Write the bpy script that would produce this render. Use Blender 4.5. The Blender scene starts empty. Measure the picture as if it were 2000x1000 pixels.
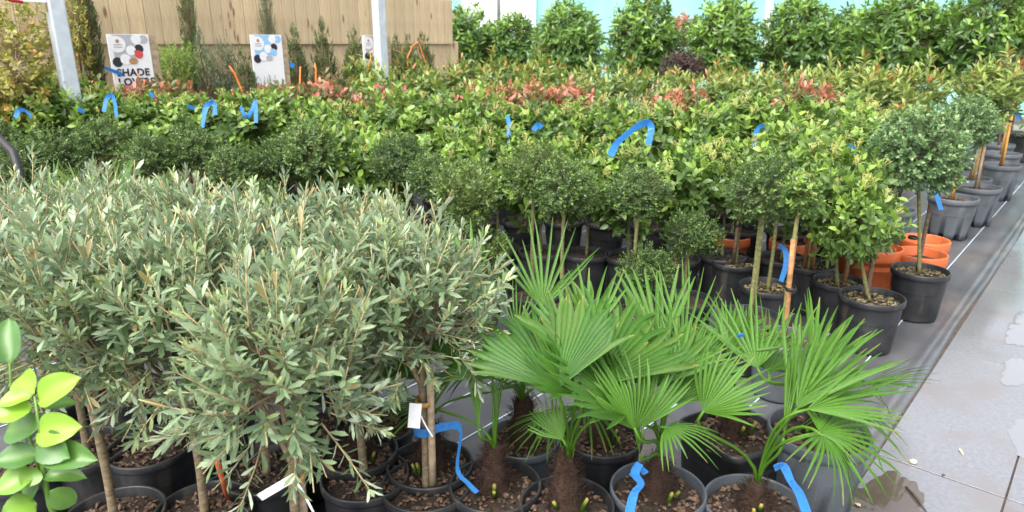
import bpy, math, random
import numpy as np
from mathutils import Vector, Matrix

# ------------------------------------------------------------------ camera, sky, sun, exposure
scene = bpy.context.scene
COL = scene.collection
CAM_H = 1.55
FPX = 1350.0                                   # focal length in pixels of a 2000 px wide frame
PITCH = math.atan(415 / 1350)
cam_data = bpy.data.cameras.new('camera')
cam_data.sensor_width = 36.0
cam_data.lens = FPX / 2000 * 36.0
cam_data.clip_start = 0.05
cam_data.clip_end = 2000
cam_data.dof.use_dof = True
cam_data.dof.focus_distance = 2.3
cam_data.dof.aperture_fstop = 4.5
cam = bpy.data.objects.new('camera', cam_data)
COL.objects.link(cam)
cam.location = (0, 0, CAM_H)
cam.rotation_euler = (math.pi / 2 - PITCH, 0, 0)
scene.camera = cam

SUN_EL, SUN_ROT = math.radians(58), math.radians(215)
world = bpy.data.worlds.new('World')
scene.world = world
world.use_nodes = True
nt = world.node_tree
bg = nt.nodes['Background']
sky = nt.nodes.new('ShaderNodeTexSky')
sky.sky_type = 'NISHITA'
sky.sun_disc = False
sky.sun_elevation = SUN_EL
sky.sun_rotation = SUN_ROT
sky.air_density = 1.0
sky.dust_density = 6.0
sky.ozone_density = 1.0
hs = nt.nodes.new('ShaderNodeHueSaturation')
hs.inputs['Saturation'].default_value = 0.30     # cloud cover: an even, nearly colourless sky
nt.links.new(sky.outputs['Color'], hs.inputs['Color'])
nt.links.new(hs.outputs['Color'], bg.inputs['Color'])
bg.inputs['Strength'].default_value = 0.15
sun_data = bpy.data.lights.new('sun', 'SUN')
sun_data.energy = 0.9
sun_data.angle = math.radians(70)
sun_data.color = (1.0, 0.98, 0.95)
sun = bpy.data.objects.new('sun', sun_data)
COL.objects.link(sun)
sdir = Vector((math.sin(SUN_ROT) * math.cos(SUN_EL), math.cos(SUN_ROT) * math.cos(SUN_EL), math.sin(SUN_EL)))
sun.rotation_euler = (-sdir).to_track_quat('-Z', 'Y').to_euler()
sun.location = (0, 0, 30)
scene.view_settings.view_transform = 'Standard'
scene.view_settings.look = 'None'
scene.view_settings.gamma = 1.0
scene.view_settings.use_curve_mapping = False
scene.view_settings.exposure = 1.58
scene.render.engine = 'CYCLES'
scene.cycles.max_bounces = 7
scene.cycles.diffuse_bounces = 3
scene.cycles.glossy_bounces = 2
scene.cycles.transmission_bounces = 4
scene.cycles.transparent_max_bounces = 6
scene.cycles.use_denoising = True

# ------------------------------------------------------------------ coordinates
AZ = math.radians(41.2)                       # the bed and the path run this far to the right of the view
DX, DY = math.sin(AZ), math.cos(AZ)           # along the path
NX, NY = -math.cos(AZ), math.sin(AZ)          # from the path into the bed


def W(s, t, z=0.0):
    return Vector((s * DX + t * NX, s * DY + t * NY, z))


def ray(px, py, depth):
    u, v = (px - 1000) / FPX, (py - 500) / FPX
    c, s = math.cos(PITCH), math.sin(PITCH)
    return Vector((u * depth, depth * (c - v * s), CAM_H - depth * (v * c + s)))


def gp(px, py, h=0.0):
    v = (py - 500) / FPX
    depth = (CAM_H - h) / (v * math.cos(PITCH) + math.sin(PITCH))
    p = ray(px, py, depth)
    p.z = 0
    return p


def st(p):
    return p.x * DX + p.y * DY, p.x * NX + p.y * NY


# ------------------------------------------------------------------ materials
MATS = {}


def new_mat(name):
    m = bpy.data.materials.new(name)
    m.use_nodes = True
    n = m.node_tree
    return m, n, n.nodes['Principled BSDF'], n.nodes['Material Output']


def mixc(n, fac, a, b, blend='MIX'):
    x = n.nodes.new('ShaderNodeMix')
    x.data_type = 'RGBA'
    x.blend_type = blend
    for sock, val in ((x.inputs[0], fac), (x.inputs[6], a), (x.inputs[7], b)):
        if hasattr(val, 'links'):
            n.links.new(val, sock)
        elif isinstance(val, (int, float)):
            sock.default_value = val
        else:
            sock.default_value = (*val, 1)
    return x.outputs[2]


def noise(n, scale, detail=4, rough=0.6, coord='Object', stretch=None, w=None):
    tc = n.nodes.new('ShaderNodeTexCoord')
    t = n.nodes.new('ShaderNodeTexNoise')
    t.inputs['Scale'].default_value = scale
    t.inputs['Detail'].default_value = detail
    t.inputs['Roughness'].default_value = rough
    if stretch:
        mp = n.nodes.new('ShaderNodeMapping')
        mp.inputs['Scale'].default_value = stretch
        n.links.new(tc.outputs[coord], mp.inputs[0])
        n.links.new(mp.outputs[0], t.inputs['Vector'])
    else:
        n.links.new(tc.outputs[coord], t.inputs['Vector'])
    return t.outputs['Fac']


def ramp(n, fac, a, b, c0=(0, 0, 0), c1=(1, 1, 1)):
    r = n.nodes.new('ShaderNodeValToRGB')
    r.color_ramp.elements[0].position = a
    r.color_ramp.elements[1].position = b
    r.color_ramp.elements[0].color = (*c0, 1)
    r.color_ramp.elements[1].color = (*c1, 1)
    n.links.new(fac, r.inputs[0])
    return r.outputs[0]


def bump(n, bsdf, height, strength=0.3, dist=0.01):
    b = n.nodes.new('ShaderNodeBump')
    b.inputs['Strength'].default_value = strength
    b.inputs['Distance'].default_value = dist
    n.links.new(height, b.inputs['Height'])
    n.links.new(b.outputs[0], bsdf.inputs['Normal'])


def objrand(n):
    return n.nodes.new('ShaderNodeObjectInfo').outputs['Random']


def plain(name, col, rough=0.5, var=0.25, scale=30, bstr=0.0, spec=0.5, metal=0.0, rnd=0.0):
    m, n, b, o = new_mat(name)
    f = noise(n, scale)
    dark = tuple(c * (1 - var) for c in col)
    light = tuple(min(1, c * (1 + var)) for c in col)
    c = mixc(n, ramp(n, f, 0.35, 0.65), dark, light)
    if name.endswith('_plastic') and name != 'red_plastic':
        g1 = noise(n, 5, 7, 0.75)
        c = mixc(n, ramp(n, g1, 0.52, 0.78), c, tuple(x * .7 + .045 for x in col))
        g2 = noise(n, 2.2, 3, 0.6, 'Object', (6, 6, 1.2))
        c = mixc(n, ramp(n, g2, 0.60, 0.72), c, tuple(x * .6 + y for x, y in zip(col, (.045, .038, .030))))
    if rnd:
        r = objrand(n)
        c = mixc(n, r, c, tuple(x * (1 - rnd) for x in col))
    n.links.new(c, b.inputs['Base Color'])
    b.inputs['Roughness'].default_value = rough
    b.inputs['Metallic'].default_value = metal
    b.inputs['Specular IOR Level'].default_value = spec
    if bstr:
        bump(n, b, f, bstr)
    MATS[name] = m
    return m


def leaf_mat(name, dark, light, new, wood=(0.22, 0.15, 0.08), back=None, rough=0.42, trans=0.28, tipc=(0.35, 0.22, 0.06), spec=0.5):
    """vertex attribute 'leaf': r random per leaf, g young growth, b woody twig, a dry tip"""
    m, n, b, o = new_mat(name)
    at = n.nodes.new('ShaderNodeAttribute')
    at.attribute_name = 'leaf'
    sp = n.nodes.new('ShaderNodeSeparateColor')
    n.links.new(at.outputs['Color'], sp.inputs[0])
    c = mixc(n, sp.outputs[0], dark, light)
    r = objrand(n)
    c = mixc(n, r, c, mixc(n, 0.22, c, new))                 # plants differ a little from one another
    c = mixc(n, sp.outputs[1], c, new)
    if back:
        g = n.nodes.new('ShaderNodeNewGeometry')
        c = mixc(n, g.outputs['Backfacing'], c, back)
    c = mixc(n, at.outputs['Alpha'], c, tipc)
    c = mixc(n, sp.outputs[2], c, wood)
    blot = ramp(n, noise(n, 55, 3), 0.3, 0.7, (.80, .80, .80), (1.12, 1.10, 1.05))
    c = mixc(n, 1.0, c, blot, 'MULTIPLY')
    n.links.new(c, b.inputs['Base Color'])
    b.inputs['Roughness'].default_value = rough
    b.inputs['Specular IOR Level'].default_value = spec
    tr = n.nodes.new('ShaderNodeBsdfTranslucent')
    n.links.new(mixc(n, 0.5, c, (0.25, 0.42, 0.05)), tr.inputs['Color'])
    mx = n.nodes.new('ShaderNodeMixShader')
    k = n.nodes.new('ShaderNodeMath')
    k.operation = 'MULTIPLY_ADD'
    k.inputs[1].default_value = -trans
    k.inputs[2].default_value = trans
    n.links.new(sp.outputs[2], k.inputs[0])
    n.links.new(k.outputs[0], mx.inputs[0])
    n.links.new(b.outputs[0], mx.inputs[1])
    n.links.new(tr.outputs[0], mx.inputs[2])
    n.links.new(mx.outputs[0], o.inputs['Surface'])
    MATS[name] = m
    return m


leaf_mat('olive', (0.070, 0.130, 0.070), (0.205, 0.290, 0.165), (0.34, 0.42, 0.18), wood=(0.33, 0.27, 0.13), back=(0.36, 0.44, 0.32), rough=0.36, trans=0.16)
leaf_mat('palm', (0.018, 0.075, 0.008), (0.042, 0.135, 0.013), (0.11, 0.25, 0.018), rough=0.48, spec=0.32, trans=0.22, tipc=(0.42, 0.30, 0.08))
leaf_mat('box', (0.027, 0.068, 0.020), (0.095, 0.16, 0.045), (0.20, 0.31, 0.075), wood=(0.07, 0.08, 0.03), rough=0.36, trans=0.2)
leaf_mat('ilex', (0.040, 0.085, 0.024), (0.13, 0.20, 0.05), (0.25, 0.36, 0.08), wood=(0.10, 0.11, 0.04), rough=0.36, trans=0.22)
leaf_mat('euonymus', (0.045, 0.11, 0.04), (0.14, 0.25, 0.10), (0.27, 0.40, 0.17), wood=(0.10, 0.12, 0.05), rough=0.45, trans=0.2)
leaf_mat('viburnum', (0.035, 0.085, 0.022), (0.10, 0.18, 0.045), (0.27, 0.42, 0.075), rough=0.36, trans=0.28, wood=(0.34, 0.36, 0.10))
leaf_mat('photinia_red', (0.045, 0.10, 0.03), (0.14, 0.21, 0.06), (0.60, 0.17, 0.14), rough=0.38, trans=0.25, wood=(0.25, 0.13, 0.06))
leaf_mat('photinia_green', (0.055, 0.11, 0.03), (0.16, 0.24, 0.06), (0.29, 0.36, 0.085), rough=0.38, trans=0.28, wood=(0.20, 0.14, 0.05), tipc=(0.45, 0.10, 0.05))
leaf_mat('laurel', (0.032, 0.085, 0.020), (0.10, 0.20, 0.042), (0.24, 0.42, 0.065), rough=0.33, trans=0.28)
leaf_mat('conifer', (0.035, 0.075, 0.025), (0.085, 0.14, 0.05), (0.15, 0.23, 0.06), rough=0.6, trans=0.15)
leaf_mat('juniper', (0.055, 0.10, 0.06), (0.13, 0.19, 0.12), (0.20, 0.28, 0.15), rough=0.6, trans=0.15)
leaf_mat('bright_shrub', (0.07, 0.16, 0.02), (0.20, 0.36, 0.05), (0.34, 0.50, 0.08), rough=0.5, trans=0.3)
leaf_mat('autumn', (0.12, 0.20, 0.03), (0.34, 0.38, 0.08), (0.58, 0.24, 0.05), rough=0.5, trans=0.3)
leaf_mat('purple', (0.022, 0.010, 0.014), (0.05, 0.022, 0.028), (0.08, 0.03, 0.03), rough=0.5, trans=0.1)
leaf_mat('citrus', (0.045, 0.13, 0.035), (0.09, 0.22, 0.055), (0.27, 0.48, 0.045), rough=0.32, trans=0.28)
plain('black_plastic', (0.020, 0.021, 0.023), 0.42, 0.35, 9, 0.05)
plain('grey_plastic', (0.085, 0.097, 0.110), 0.48, 0.2, 7, 0.05)
plain('slate_plastic', (0.075, 0.088, 0.102), 0.42, 0.25, 9, 0.05)
plain('terracotta_plastic', (0.56, 0.125, 0.035), 0.5, 0.14, 8, 0.03)
plain('soil', (0.035, 0.022, 0.014), 0.95, 0.6, 60, 0.9)
plain('bark', (0.115, 0.070, 0.045), 0.85, 0.85, 75, 0.3)
plain('moss_chip', (0.15, 0.12, 0.055), 0.85, 0.8, 75, 0.3)
plain('olive_trunk', (0.19, 0.145, 0.085), 0.85, 0.35, 45, 0.5)
plain('green_trunk', (0.17, 0.165, 0.06), 0.8, 0.35, 50, 0.3)
plain('brown_trunk', (0.12, 0.075, 0.045), 0.85, 0.4, 45, 0.5)
plain('palm_fibre', (0.05, 0.024, 0.013), 0.95, 0.6, 70, 1.0)
plain('stake_wood', (0.38, 0.29, 0.19), 0.8, 0.25, 25, 0.1)
plain('stake_brown', (0.30, 0.145, 0.055), 0.75, 0.3, 25, 0.1)
plain('bamboo', (0.55, 0.29, 0.07), 0.5, 0.2, 20)
plain('red_cane', (0.55, 0.11, 0.03), 0.55, 0.2, 20)
plain('rubber', (0.012, 0.012, 0.012), 0.6, 0.2)
plain('tan_tie', (0.42, 0.24, 0.07), 0.6, 0.2)
plain('white_card', (0.78, 0.78, 0.80), 0.5, 0.03)
plain('print_black', (0.02, 0.02, 0.03), 0.5, 0.05)
plain('print_grey', (0.42, 0.42, 0.46), 0.5, 0.05)
plain('print_red', (0.60, 0.07, 0.07), 0.5, 0.1)
plain('print_brown', (0.42, 0.22, 0.12), 0.5, 0.1)
plain('print_blue', (0.28, 0.52, 0.78), 0.5, 0.05)
plain('galvanised', (0.55, 0.60, 0.66), 0.45, 0.10, 14, 0.05, metal=0.25)
plain('red_plastic', (0.60, 0.03, 0.05), 0.4, 0.1)
plain('orange_tie', (0.85, 0.24, 0.05), 0.55, 0.15)
plain('stone', (0.60, 0.55, 0.35), 0.7, 0.3, 60, 0.3)
plain('dry_leaf', (0.50, 0.42, 0.24), 0.7, 0.25, 50)
plain('twig', (0.06, 0.045, 0.035), 0.8, 0.3)
plain('white_frame', (0.80, 0.82, 0.84), 0.5, 0.04)
plain('white_sheet', (0.86, 0.87, 0.88), 0.6, 0.02)
plain('cut_wood', (0.45, 0.26, 0.09), 0.8, 0.3, 60)

# blue tape with faint dark print
m, n, b, o = new_mat('ribbon')
f = noise(n, 160, 2, coord='Object')
n.links.new(mixc(n, ramp(n, f, 0.60, 0.68), (0.045, 0.25, 0.58), (0.02, 0.10, 0.30)), b.inputs['Base Color'])
b.inputs['Roughness'].default_value = 0.35
tr = n.nodes.new('ShaderNodeBsdfTranslucent')
tr.inputs['Color'].default_value = (0.05, 0.42, 0.95, 1)
mx = n.nodes.new('ShaderNodeMixShader')
mx.inputs[0].default_value = 0.35
bump(n, b, noise(n, 45, 3), 0.5, 0.006)
n.links.new(b.outputs[0], mx.inputs[1]); n.links.new(tr.outputs[0], mx.inputs[2]); n.links.new(mx.outputs[0], o.inputs['Surface'])
MATS['ribbon'] = m

# fence boards: softwood with grain, knots and a tint of its own for each board
m, n, b, o = new_mat('fence_wood')
g = noise(n, 6, 6, 0.65, 'Object', (12, 12, 1.0))
c = mixc(n, ramp(n, g, 0.3, 0.75), (0.47, 0.34, 0.19), (0.75, 0.61, 0.39))
tc = n.nodes.new('ShaderNodeTexCoord')
oi = n.nodes.new('ShaderNodeObjectInfo')
addv = n.nodes.new('ShaderNodeVectorMath'); addv.operation = 'ADD'
sc_ = n.nodes.new('ShaderNodeVectorMath'); sc_.operation = 'SCALE'
comb = n.nodes.new('ShaderNodeCombineXYZ')
n.links.new(oi.outputs['Random'], comb.inputs[2]); n.links.new(oi.outputs['Random'], comb.inputs[0])
n.links.new(comb.outputs[0], sc_.inputs[0]); sc_.inputs['Scale'].default_value = 37.0
n.links.new(tc.outputs['Object'], addv.inputs[0]); n.links.new(sc_.outputs[0], addv.inputs[1])
mp = n.nodes.new('ShaderNodeMapping'); mp.inputs['Scale'].default_value = (9, 9, 3.2)
n.links.new(addv.outputs[0], mp.inputs[0])
vo = n.nodes.new('ShaderNodeTexVoronoi'); vo.inputs['Scale'].default_value = 1.0
n.links.new(mp.outputs[0], vo.inputs['Vector'])
c = mixc(n, ramp(n, vo.outputs['Distance'], 0.10, 0.20, (1, 1, 1), (0, 0, 0)), c, (0.22, 0.11, 0.05))
c = mixc(n, oi.outputs['Random'], c, mixc(n, 0.45, c, (0.36, 0.28, 0.18)))
n.links.new(c, b.inputs['Base Color'])
b.inputs['Roughness'].default_value = 0.8
bump(n, b, g, 0.25, 0.004)
MATS['fence_wood'] = m

# wet concrete slabs
m, n, b, o = new_mat('wet_slab')
f1 = noise(n, 2.2, 5, 0.6, 'Generated' if False else 'Object')
f2 = noise(n, 55, 3, 0.7)
geo = n.nodes.new('ShaderNodeNewGeometry')
tn = n.nodes.new('ShaderNodeTexNoise'); tn.inputs['Scale'].default_value = 1.15; tn.inputs['Detail'].default_value = 5; tn.inputs['Roughness'].default_value = 0.55
n.links.new(geo.outputs['Position'], tn.inputs['Vector'])
wet = ramp(n, tn.outputs['Fac'], 0.44, 0.56)
tn2 = n.nodes.new('ShaderNodeTexNoise'); tn2.inputs['Scale'].default_value = 3.3; tn2.inputs['Detail'].default_value = 6
n.links.new(geo.outputs['Position'], tn2.inputs['Vector'])
c = mixc(n, ramp(n, f2, 0.35, 0.7), (0.115, 0.120, 0.135), (0.170, 0.175, 0.192))
c = mixc(n, ramp(n, tn2.outputs['Fac'], 0.50, 0.68), c, (0.130, 0.112, 0.108))
c = mixc(n, mixc(n, objrand(n), (0, 0, 0), (0.35, 0.35, 0.35)), c, (0.20, 0.20, 0.215))
n.links.new(c, b.inputs['Base Color'])
rr = n.nodes.new('ShaderNodeMapRange'); rr.inputs['To Min'].default_value = 0.24; rr.inputs['To Max'].default_value = 0.045
n.links.new(wet, rr.inputs['Value']); n.links.new(rr.outputs[0], b.inputs['Roughness'])
b.inputs['Specular IOR Level'].default_value = 1.0
bump(n, b, f2, 0.10, 0.003)
MATS['wet_slab'] = m

# standing water on the slabs
m, n, b, o = new_mat('puddle_water')
n.links.new(mixc(n, ramp(n, noise(n, 4), 0.3, 0.7), (0.060, 0.046, 0.036), (0.095, 0.076, 0.062)), b.inputs['Base Color'])
b.inputs['Roughness'].default_value = 0.02
b.inputs['Specular IOR Level'].default_value = 1.0
MATS['puddle_water'] = m
m, n, b, o = new_mat('clear_water')
b.inputs['Base Color'].default_value = (0.18, 0.185, 0.20, 1)
b.inputs['Roughness'].default_value = 0.02
b.inputs['Specular IOR Level'].default_value = 1.0
MATS['clear_water'] = m

# woven ground-cover fabric
m, n, b, o = new_mat('weed_fabric')
tc = n.nodes.new('ShaderNodeTexCoord')
wv = n.nodes.new('ShaderNodeTexWave'); wv.inputs['Scale'].default_value = 90; wv.inputs['Distortion'].default_value = 0.5
n.links.new(tc.outputs['Object'], wv.inputs['Vector'])
f = noise(n, 3.0, 6, 0.65)
c = mixc(n, ramp(n, f, 0.35, 0.7), (0.054, 0.057, 0.065), (0.098, 0.101, 0.110))
c = mixc(n, ramp(n, noise(n, 1.1, 5), 0.52, 0.72), c, (0.13, 0.11, 0.095))
n.links.new(c, b.inputs['Base Color'])
b.inputs['Roughness'].default_value = 0.36
b.inputs['Specular IOR Level'].default_value = 0.7
bump(n, b, wv.outputs['Color'], 0.15, 0.002)
MATS['weed_fabric'] = m
plain('fabric_stitch', (0.42, 0.50, 0.58), 0.6, 0.15, 40)
plain('ground_dirt', (0.16, 0.15, 0.14), 0.9, 0.3, 3, 0.2)

# green windbreak netting, light comes through the weave
m, n, b, o = new_mat('netting')
c = mixc(n, ramp(n, noise(n, 1.3, 4, 0.6, 'Object', (1, 1, 0.35)), 0.35, 0.7), (0.32, 0.72, 0.68), (0.50, 0.85, 0.80))
n.links.new(c, b.inputs['Base Color'])
b.inputs['Roughness'].default_value = 0.8
tr = n.nodes.new('ShaderNodeBsdfTranslucent')
n.links.new(mixc(n, 0.4, c, (0.5, 0.9, 0.86)), tr.inputs['Color'])
mx = n.nodes.new('ShaderNodeMixShader'); mx.inputs[0].default_value = 0.55
n.links.new(b.outputs[0], mx.inputs[1]); n.links.new(tr.outputs[0], mx.inputs[2]); n.links.new(mx.outputs[0], o.inputs['Surface'])
MATS['netting'] = m

# ------------------------------------------------------------------ mesh helpers


def make_mesh(name, V, F, mat, attr=None, smooth=True):
    """V (n,3), F (m,3) triangles"""
    V = np.asarray(V, dtype=np.float32)
    F = np.asarray(F, dtype=np.int32)
    me = bpy.data.meshes.new(name)
    me.vertices.add(len(V))
    me.vertices.foreach_set('co', V.ravel())
    me.loops.add(F.size)
    me.loops.foreach_set('vertex_index', F.ravel())
    me.polygons.add(len(F))
    me.polygons.foreach_set('loop_start', np.arange(0, F.size, 3, dtype=np.int32))
    me.polygons.foreach_set('use_smooth', np.full(len(F), smooth, dtype=bool))
    if attr is not None:
        a = me.attributes.new('leaf', 'FLOAT_COLOR', 'POINT')
        a.data.foreach_set('color', np.asarray(attr, dtype=np.float32).ravel())
    me.update()
    me.validate()
    me.materials.append(MATS[mat])
    return me


def link(name, data, parent=None, loc=(0, 0, 0), rot=(0, 0, 0), scale=(1, 1, 1)):
    o = bpy.data.objects.new(name, data)
    COL.objects.link(o)
    o.location = loc
    o.rotation_euler = rot
    o.scale = scale
    if parent is not None:
        o.parent = parent
    return o


def tag(o, label, cat, group=None, kind=None):
    o['label'] = label
    o['category'] = cat
    if group:
        o['group'] = group
    if kind:
        o['kind'] = kind
    return o


def tri(quads):
    out = []
    for q in quads:
        for i in range(1, len(q) - 1):
            out.append((q[0], q[i], q[i + 1]))
    return out


def join(parts):
    Vs, Fs, Cs, off = [], [], [], 0
    for p in parts:
        Vs.append(p[0]); Fs.append(np.asarray(p[1]) + off)
        if len(p) > 2 and p[2] is not None:
            Cs.append(p[2])
        off += len(p[0])
    return np.concatenate(Vs), np.concatenate(Fs), (np.concatenate(Cs) if Cs else None)


def box_arr(x0, x1, y0, y1, z0, z1):
    V = np.array([(x, y, z) for z in (z0, z1) for y in (y0, y1) for x in (x0, x1)], float)
    F = tri([(0, 2, 3, 1), (4, 5, 7, 6), (0, 1, 5, 4), (2, 6, 7, 3), (0, 4, 6, 2), (1, 3, 7, 5)])
    return V, np.array(F)


def bevel_box(x, y, z, c):
    """box 0-centred in x, y and rising 0..z with a chamfered top edge"""
    hx, hy = x / 2, y / 2
    V = [(-hx, -hy, 0), (hx, -hy, 0), (hx, hy, 0), (-hx, hy, 0), (-hx, -hy, z - c), (hx, -hy, z - c), (hx, hy, z - c), (-hx, hy, z - c),
         (-hx + c, -hy + c, z), (hx - c, -hy + c, z), (hx - c, hy - c, z), (-hx + c, hy - c, z)]
    q = [(0, 3, 2, 1), (8, 9, 10, 11)]
    for i in range(4):
        j = (i + 1) % 4
        q += [(i, j, 4 + j, 4 + i), (4 + i, 4 + j, 8 + j, 8 + i)]
    return np.array(V, float), np.array(tri(q))


def tube(path, radii, n=8, cap=True):
    P = [Vector(p) for p in path]
    V, F = [], []
    ref = Vector((0.31, 0.57, 0.76))
    for i, p in enumerate(P):
        d = (P[min(i + 1, len(P) - 1)] - P[max(i - 1, 0)]).normalized()
        a = d.cross(ref)
        if a.length < 1e-3:
            a = d.cross(Vector((1, 0, 0)))
        a.normalize()
        b_ = d.cross(a)
        for k in range(n):
            t = 2 * math.pi * k / n
            V.append(p + (a * math.cos(t) + b_ * math.sin(t)) * radii[i])
    for i in range(len(P) - 1):
        for k in range(n):
            k2 = (k + 1) % n
            F += tri([(i * n + k, i * n + k2, (i + 1) * n + k2, (i + 1) * n + k)])
    if cap:
        for base, rev in ((0, True), ((len(P) - 1) * n, False)):
            idx = [base + k for k in range(n)]
            F += tri([idx[::-1] if rev else idx])
    return np.array([tuple(v) for v in V], float), np.array(F)


def lathe(profile, n=36, square=0.0, notch=None, bumpf=None):
    """profile [(r,z)] outer bottom -> rim -> inside; square>0 squares the plan; notch=(count, depth) cuts drainage feet"""
    V, F = [], []
    for i, (r, z) in enumerate(profile):
        for k in range(n):
            t = 2 * math.pi * k / n
            m_ = 1.0
            if square:
                ct, s_ = abs(math.cos(t)), abs(math.sin(t))
                m_ = 1.0 / ((ct ** square + s_ ** square) ** (1 / square)) * 0.86
            zz = z
            if notch and i == 0:
                zz = z + (notch[1] if math.sin(t * notch[0]) > 0.25 else 0)
            if notch and i in (1, 2):
                m_ *= 1.0 + (0.018 if math.sin(t * notch[0]) > 0.25 else 0)
            V.append((r * m_ * math.cos(t), r * m_ * math.sin(t), zz))
    for i in range(len(profile) - 1):
        for k in range(n):
            k2 = (k + 1) % n
            F += tri([(i * n + k, i * n + k2, (i + 1) * n + k2, (i + 1) * n + k)])
    return np.array(V, float), np.array(F)


def strip(points, width_vecs, thick=0.0012):
    """a thin band with real thickness"""
    P = [Vector(p) for p in points]
    V, F = [], []
    for i, p in enumerate(P):
        d = (P[min(i + 1, len(P) - 1)] - P[max(i - 1, 0)]).normalized()
        w = Vector(width_vecs[i] if isinstance(width_vecs, list) else width_vecs)
        nn = d.cross(w)
        if nn.length > 1e-9:
            nn.normalize()
        nn *= thick / 2
        for q in (p - w / 2 - nn, p + w / 2 - nn, p + w / 2 + nn, p - w / 2 + nn):
            V.append(tuple(q))
    for i in range(len(P) - 1):
        a, c = i * 4, i * 4 + 4
        for k in range(4):
            k2 = (k + 1) % 4
            F += tri([(a + k, a + k2, c + k2, c + k)])
    F += tri([(3, 2, 1, 0)])
    e = (len(P) - 1) * 4
    F += tri([(e, e + 1, e + 2, e + 3)])
    return np.array(V, float), np.array(F)


# ------------------------------------------------------------------ leaves
def tpl_leaf(w1=0.85, w2=0.8, fold=0.25, bend=0.25):
    """8-vertex leaf with a fold at the midrib: columns x (half widths), y (length), zx (fold height), zy (bend)"""
    x = np.array([0, -w1, 0, w1, -w2, 0, w2, 0], float)
    y = np.array([0, .30, .30, .30, .66, .66, .66, 1.0])
    zx = np.abs(x) * fold
    zy = -bend * y * y
    F = np.array([(0, 2, 1), (0, 3, 2), (1, 2, 5), (1, 5, 4), (2, 3, 6), (2, 6, 5), (4, 5, 7), (5, 6, 7)])
    return x, y, zx, zy, F


def tpl_small(fold=0.3):
    x = np.array([0, 1, 0, -1], float)
    y = np.array([0, .5, 1.0, .5])
    zx = np.abs(x) * fold
    zy = np.array([0, 0, -.08, 0.])
    F = np.array([(0, 1, 2), (0, 2, 3)])
    return x, y, zx, zy, F


def unit(a):
    return a / np.maximum(np.linalg.norm(a, axis=-1, keepdims=True), 1e-9)


def put_leaves(T, pos, yd, nd, L, Wd, attr, bendk=None):
    x, y, zx, zy, F = T
    k = len(x)
    N = len(pos)
    xd = np.cross(yd, nd)
    bk = np.ones(N) if bendk is None else bendk
    V = (pos[:, None, :] + L[:, None, None] * y[None, :, None] * yd[:, None, :]
         + (Wd / 2)[:, None, None] * x[None, :, None] * xd[:, None, :]
         + ((Wd / 2)[:, None] * zx[None, :] + L[:, None] * bk[:, None] * zy[None, :])[:, :, None] * nd[:, None, :])
    FF = F[None] + (np.arange(N) * k)[:, None, None]
    C = np.repeat(attr[:, None, :], k, axis=1)
    return V.reshape(-1, 3), FF.reshape(-1, 3), C.reshape(-1, 4)


def twigs(p0, p1, r0, r1):
    """three-sided twigs from p0 to p1"""
    N = len(p0)
    d = unit(p1 - p0)
    a = unit(np.cross(d, np.array([.36, .48, .80])))
    b_ = np.cross(d, a)
    ring = []
    for p, r in ((p0, r0), (p1, r1)):
        for k in range(3):
            t = 2 * math.pi * k / 3
            ring.append(p + (a * math.cos(t) + b_ * math.sin(t)) * r)
    V = np.stack(ring, 1)
    F = np.array([(0, 1, 4), (0, 4, 3), (1, 2, 5), (1, 5, 4), (2, 0, 3), (2, 3, 5), (3, 4, 5)])
    FF = F[None] + (np.arange(N) * 6)[:, None, None]
    C = np.zeros((N * 6, 4)); C[:, 2] = 1.0
    return V.reshape(-1, 3), FF.reshape(-1, 3), C


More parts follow.
